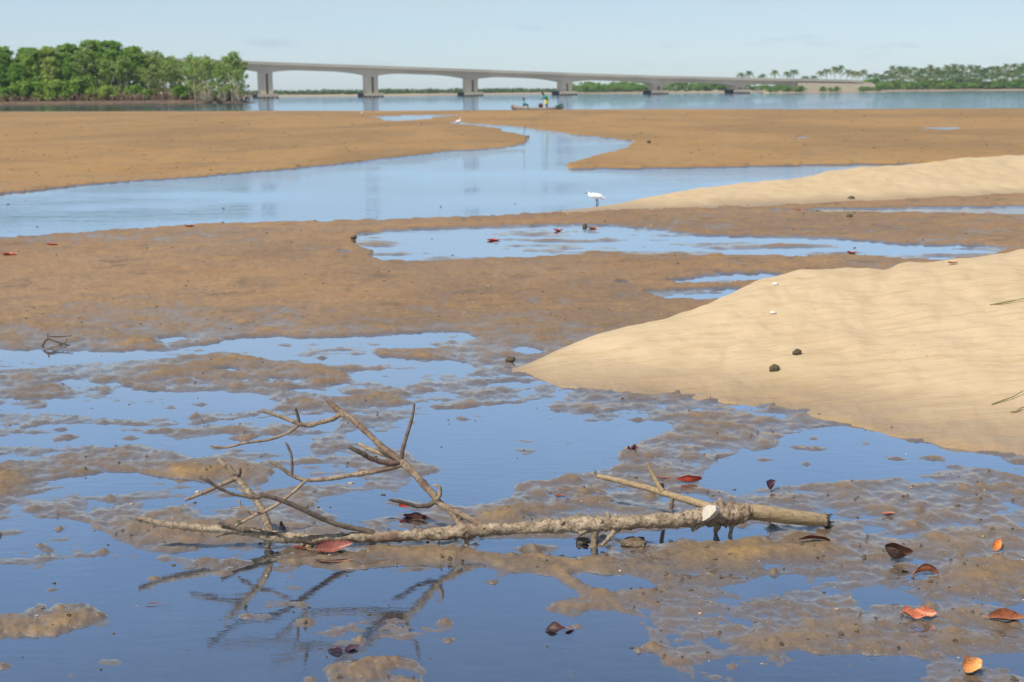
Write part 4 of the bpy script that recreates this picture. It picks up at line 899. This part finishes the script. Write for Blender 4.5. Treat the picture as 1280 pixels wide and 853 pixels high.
for u, top in ((1026, 88), (1033, 85), (1043, 84), (1050, 81), (1058, 88), (1064, 87), (1072, 88), (1079, 88), (1086, 93), (1094, 92)): palm(u, top + rg.uniform(-1, 2), 120, 'coconut palm in the smaller grove behind the stone embankment', 'palms behind the embankment')
for row in range(4):
    u = 1100 + row * 3
    while u < 1335:
        palm(u, np.interp(u, [1100, 1115, 1140, 1160, 1185, 1210, 1240, 1268, 1290], [90, 84, 82, 83, 78.5, 83, 83, 79.5, 80]) + rg.uniform(-2, 4) + row * 4.5, 76 - row * 18, 'coconut palm in the long dense grove on the right bank', 'palms of the long grove'); u += 8.5 * rg.uniform(.7, 1.3)
# ---- far wood on the opposite shore
m = MB(); rg2 = random.Random(91)
for _ in range(800):
    u = rg2.uniform(-430, 760); Yb = far_y(u) * 1.0 + rg2.uniform(60, 160); p = atY(u, hor(u), Yb); h = rg2.uniform(1.8, 3.6)
    cards(m, Vector((p.x, p.y, 1.2 + h / 2)), (rg2.uniform(4, 8), 4, h * .55), 34, .9, rg2)
tag(m.build('far_wood', leaf_foliage('far_wood_leaves', (.045, .085, .03), (.085, .13, .05), (.09, .13, .05)), None, False), 'hazy strip of low woodland along the opposite shore', 'woodland', kind='stuff')

# ------------------------------------------------------------------ bridge
def concrete(name, col):
    m = NM(name); p = m.pos(); mp = m.nd('ShaderNodeMapping', {0: p}); mp.inputs['Scale'].default_value = (.25, .25, .25)
    n, n2 = m.noise(1.0, 5, .65, mp.outputs[0]), m.noise(.05, 2, .5, p)
    c = m.mix(n, tuple(x * .82 for x in col), tuple(x * 1.1 for x in col)); c = m.mix(m.math('MULTIPLY', m.rng(n2, .42, .58), .6), c, tuple(x * .72 for x in col))
    m.set(Base_Color=c, Roughness=.9, Specular_IOR_Level=.2); return m.m
CONC, CONC2, CAPM, FEND = concrete('bridge_concrete', (.58, .48, .355)), concrete('pale_concrete', (.50, .45, .36)), concrete('cap_concrete', (.50, .42, .31)), simple('black_fender', (.02, .02, .022), .8, .3)
inv = lambda u: 1 / 650 + (u - 330) * (1 / 730 - 1 / 650) / (820 - 330)
BY = lambda u: 1 / inv(u)
topv = lambda u: float(np.interp(u, [60, 200, 302, 330, 463, 588, 706, 820, 915, 985, 1080], [68, 74.5, 78.6, 79.6, 84, 88.6, 93, 96.6, 98.8, 100.2, 102]))
PIERU = [195, 331, 463, 588, 706, 820, 922]
def deck_pt(u):
    p = atY(u, topv(u), BY(u)); return p
AXD = (deck_pt(820) - deck_pt(330)); AXD.z = 0; AXD.normalize(); PERP = Vector((-AXD.y, AXD.x, 0))
br = empty('road_bridge', (deck_pt(588).x, deck_pt(588).y, 0)); tag(br, 'long concrete road bridge on haunched piers across the river', 'bridge'); bpy.context.view_layer.update()
def bpart(m, name, mat, parent=None, smooth=False):
    o = m.build(name, mat, parent or br, smooth)
    o.matrix_parent_inverse = br.matrix_world.inverted() if parent is None else (br.matrix_world).inverted()
    return o
def frame(p, w0, w1, z0, z1): return [p + PERP * w0 + Vector((0, 0, z0)), p + PERP * w1 + Vector((0, 0, z0)), p + PERP * w1 + Vector((0, 0, z1)), p + PERP * w0 + Vector((0, 0, z1))]
def loft(m, secs):
    n = len(secs[0]); vs = [q for s in secs for q in s]; fs = []
    for i in range(len(secs) - 1):
        for k in range(n): k2 = (k + 1) % n; fs.append((i * n + k, i * n + k2, (i + 1) * n + k2, (i + 1) * n + k))
    fs += [tuple(range(n - 1, -1, -1)), tuple((len(secs) - 1) * n + k for k in range(n))]; m.add(vs, fs)
ends = PIERU + [988]
for a, c in zip(ends[:-1], ends[1:]):          # box girder, one part per span, deeper over the piers
    secs = []; N = 20
    for i in range(N + 1):
        t = i / N; u = a + (c - a) * t; p = deck_pt(u); e = abs(2 * t - 1) if c != 988 else max(0, 1 - 2 * t)
        dep = 2.5 + 1.75 * max(0, (e - .25) / .75) ** 2; q = .12 if i in (0,) else 0
        secs.append(frame(p, -3.1, 3.1, -dep, -.62))
    m = MB(); loft(m, secs); bpart(m, 'girder', CONC)
m = MB(); loft(m, [frame(deck_pt(u), -5.4, 5.4, -.65, -.30) for u in range(60, 1075, 10)]); bpart(m, 'deck_slab', CONC)
for side in (-1, 1):
    m = MB(); loft(m, [frame(deck_pt(u) + PERP * side * 5.25, -.16, .16, -.302, .62) for u in range(60, 1075, 10)]); bpart(m, 'parapet', CONC2)
for u in PIERU:
    c = deck_pt(u); gz = c.z - 4.2; base = Vector((c.x, c.y, 0)); pr = empty('pier', base); pr.parent = br; pr.matrix_parent_inverse = br.matrix_world.inverted(); bpy.context.view_layer.update()
    def pp(m, name, mat):
        o = m.build(name, mat, pr, False); o.matrix_parent_inverse = pr.matrix_world.inverted()
    for s, w in ((-1.75, 2.5), (1.65, 2.0)):
        m = MB(); m.box(base + AXD * s + Vector((0, 0, (gz + 1.6) / 2 + .25)), (w, 5.4, max(.5, gz - 1.2)), (AXD, PERP, Vector((0, 0, 1)))); pp(m, 'leg', CONC)
    m = MB(); m.box(base + Vector((0, 0, gz + .25)), (5.6, 6.0, 1.1), (AXD, PERP, Vector((0, 0, 1)))); pp(m, 'pier_head', CONC)
    m = MB(); m.box(base + Vector((0, 0, 1.25)), (9.2, 9.0, 1.4), (AXD, PERP, Vector((0, 0, 1)))); pp(m, 'pile_cap', CAPM)
    m = MB()
    for k in range(5): m.tube([base - PERP * 4.6 + AXD * (-3.8 + 1.9 * k) + Vector((0, 0, -1)), base - PERP * 4.6 + AXD * (-3.8 + 1.9 * k) + Vector((0, 0, .62))], [.75, .75], 10)
    m.box(base - AXD * 4.9 + Vector((0, 0, .7)), (.7, 8, 2.2), (AXD, PERP, Vector((0, 0, 1)))); pp(m, 'fender', FEND)
# stone faced approach embankment
ab = empty('approach_embankment', (deck_pt(1030).x, deck_pt(1030).y, 0)); tag(ab, 'pale stone faced approach embankment at the right end of the bridge', 'embankment'); bpy.context.view_layer.update()
STONE = NM('pale_rubble'); p_ = STONE.pos(); vo = STONE.nd('ShaderNodeTexVoronoi', {'Vector': p_, 'Scale': .8}); STONE.set(Base_Color=STONE.mix(STONE.math('MULTIPLY', vo.outputs['Distance'], .6), STONE.mix(STONE.noise(.2, 4, .6, p_), (.26, .22, .16), (.35, .30, .22)), (.16, .13, .10)), Roughness=.95, Normal=STONE.bump(vo.outputs[0], .6, .3))
secs = []
for u in (990, 1003, 1012, 1030, 1050, 1064, 1072, 1088):
    p = deck_pt(min(u, 1072)) + AXD * (max(0, u - 1072) * .4); b0 = 0.6
    secs.append([Vector((p.x, p.y, 0)) - PERP * 11 + Vector((0, 0, b0)), Vector((p.x, p.y, 0)) + PERP * 11 + Vector((0, 0, b0)), p + PERP * 4.5 - Vector((0, 0, .75)), p - PERP * 4.5 - Vector((0, 0, .75))])
m = MB(); loft(m, secs); o = m.build('stone_slope', STONE.m, ab, False); o.matrix_parent_inverse = ab.matrix_world.inverted()
m = MB(); loft(m, [frame(deck_pt(986), -4.6, 4.6, -5.5, -.66), frame(deck_pt(992), -4.6, 4.6, -5.5, -.66)]); o = m.build('abutment_wall', CONC, ab, False); o.matrix_parent_inverse = ab.matrix_world.inverted()

m = MB(); secs = []
for u in range(940, 1100, 8):        # low sandy toe in front of the slope
    c = deck_pt(min(u, 1072)) + AXD * (max(0, u - 1072) * .4); c = Vector((c.x, c.y, 0)); w = 15 + 4 * mnoise.noise(Vector((u * .05, 3, 0)))
    secs.append([c - PERP * (w + 6) + Vector((0, 0, -.5)), c - PERP * w + Vector((0, 0, .35)), c - PERP * 10.5 + Vector((0, 0, .9)), c - PERP * 10 + Vector((0, 0, -.5))])
loft(m, secs); o = m.build('sand_toe', BANKM, ab); o.matrix_parent_inverse = ab.matrix_world.inverted()
for u in (944, 954, 965, 975, 984, 1012, 1019, 1027, 1058, 1066, 1073, 1081):
    p = deck_pt(min(u, 1072)) + AXD * (max(0, u - 1072) * .4) - PERP * (12.5 + rg.uniform(-1, 1.5)); p.z = .4; H = rg.uniform(2.0, 3.6)
    place(protoD, rg.randint(0, 2), p, H / 6.0, rg.random() * 6, 'low green bush on the sandy toe of the bridge embankment', 'bush', 'bushes on the embankment toe')

# ------------------------------------------------------------------ air
HAZE = True
if HAZE:
    m = MB(); m.box((0, 1300, 14.5), (5200, 3400, 35)); hz = m.build('haze', None, None, False)
    hm = bpy.data.materials.new('haze_air'); hm.use_nodes = True; nt = hm.node_tree; nt.nodes.remove(nt.nodes['Principled BSDF'])
    pv = nt.nodes.new('ShaderNodeVolumePrincipled'); pv.inputs['Color'].default_value = (.72, .86, 1, 1); pv.inputs['Density'].default_value = .00007; pv.inputs['Anisotropy'].default_value = 0
    nt.links.new(pv.outputs[0], nt.nodes['Material Output'].inputs['Volume']); hz.data.materials.append(hm); tag(hz, kind='stuff')
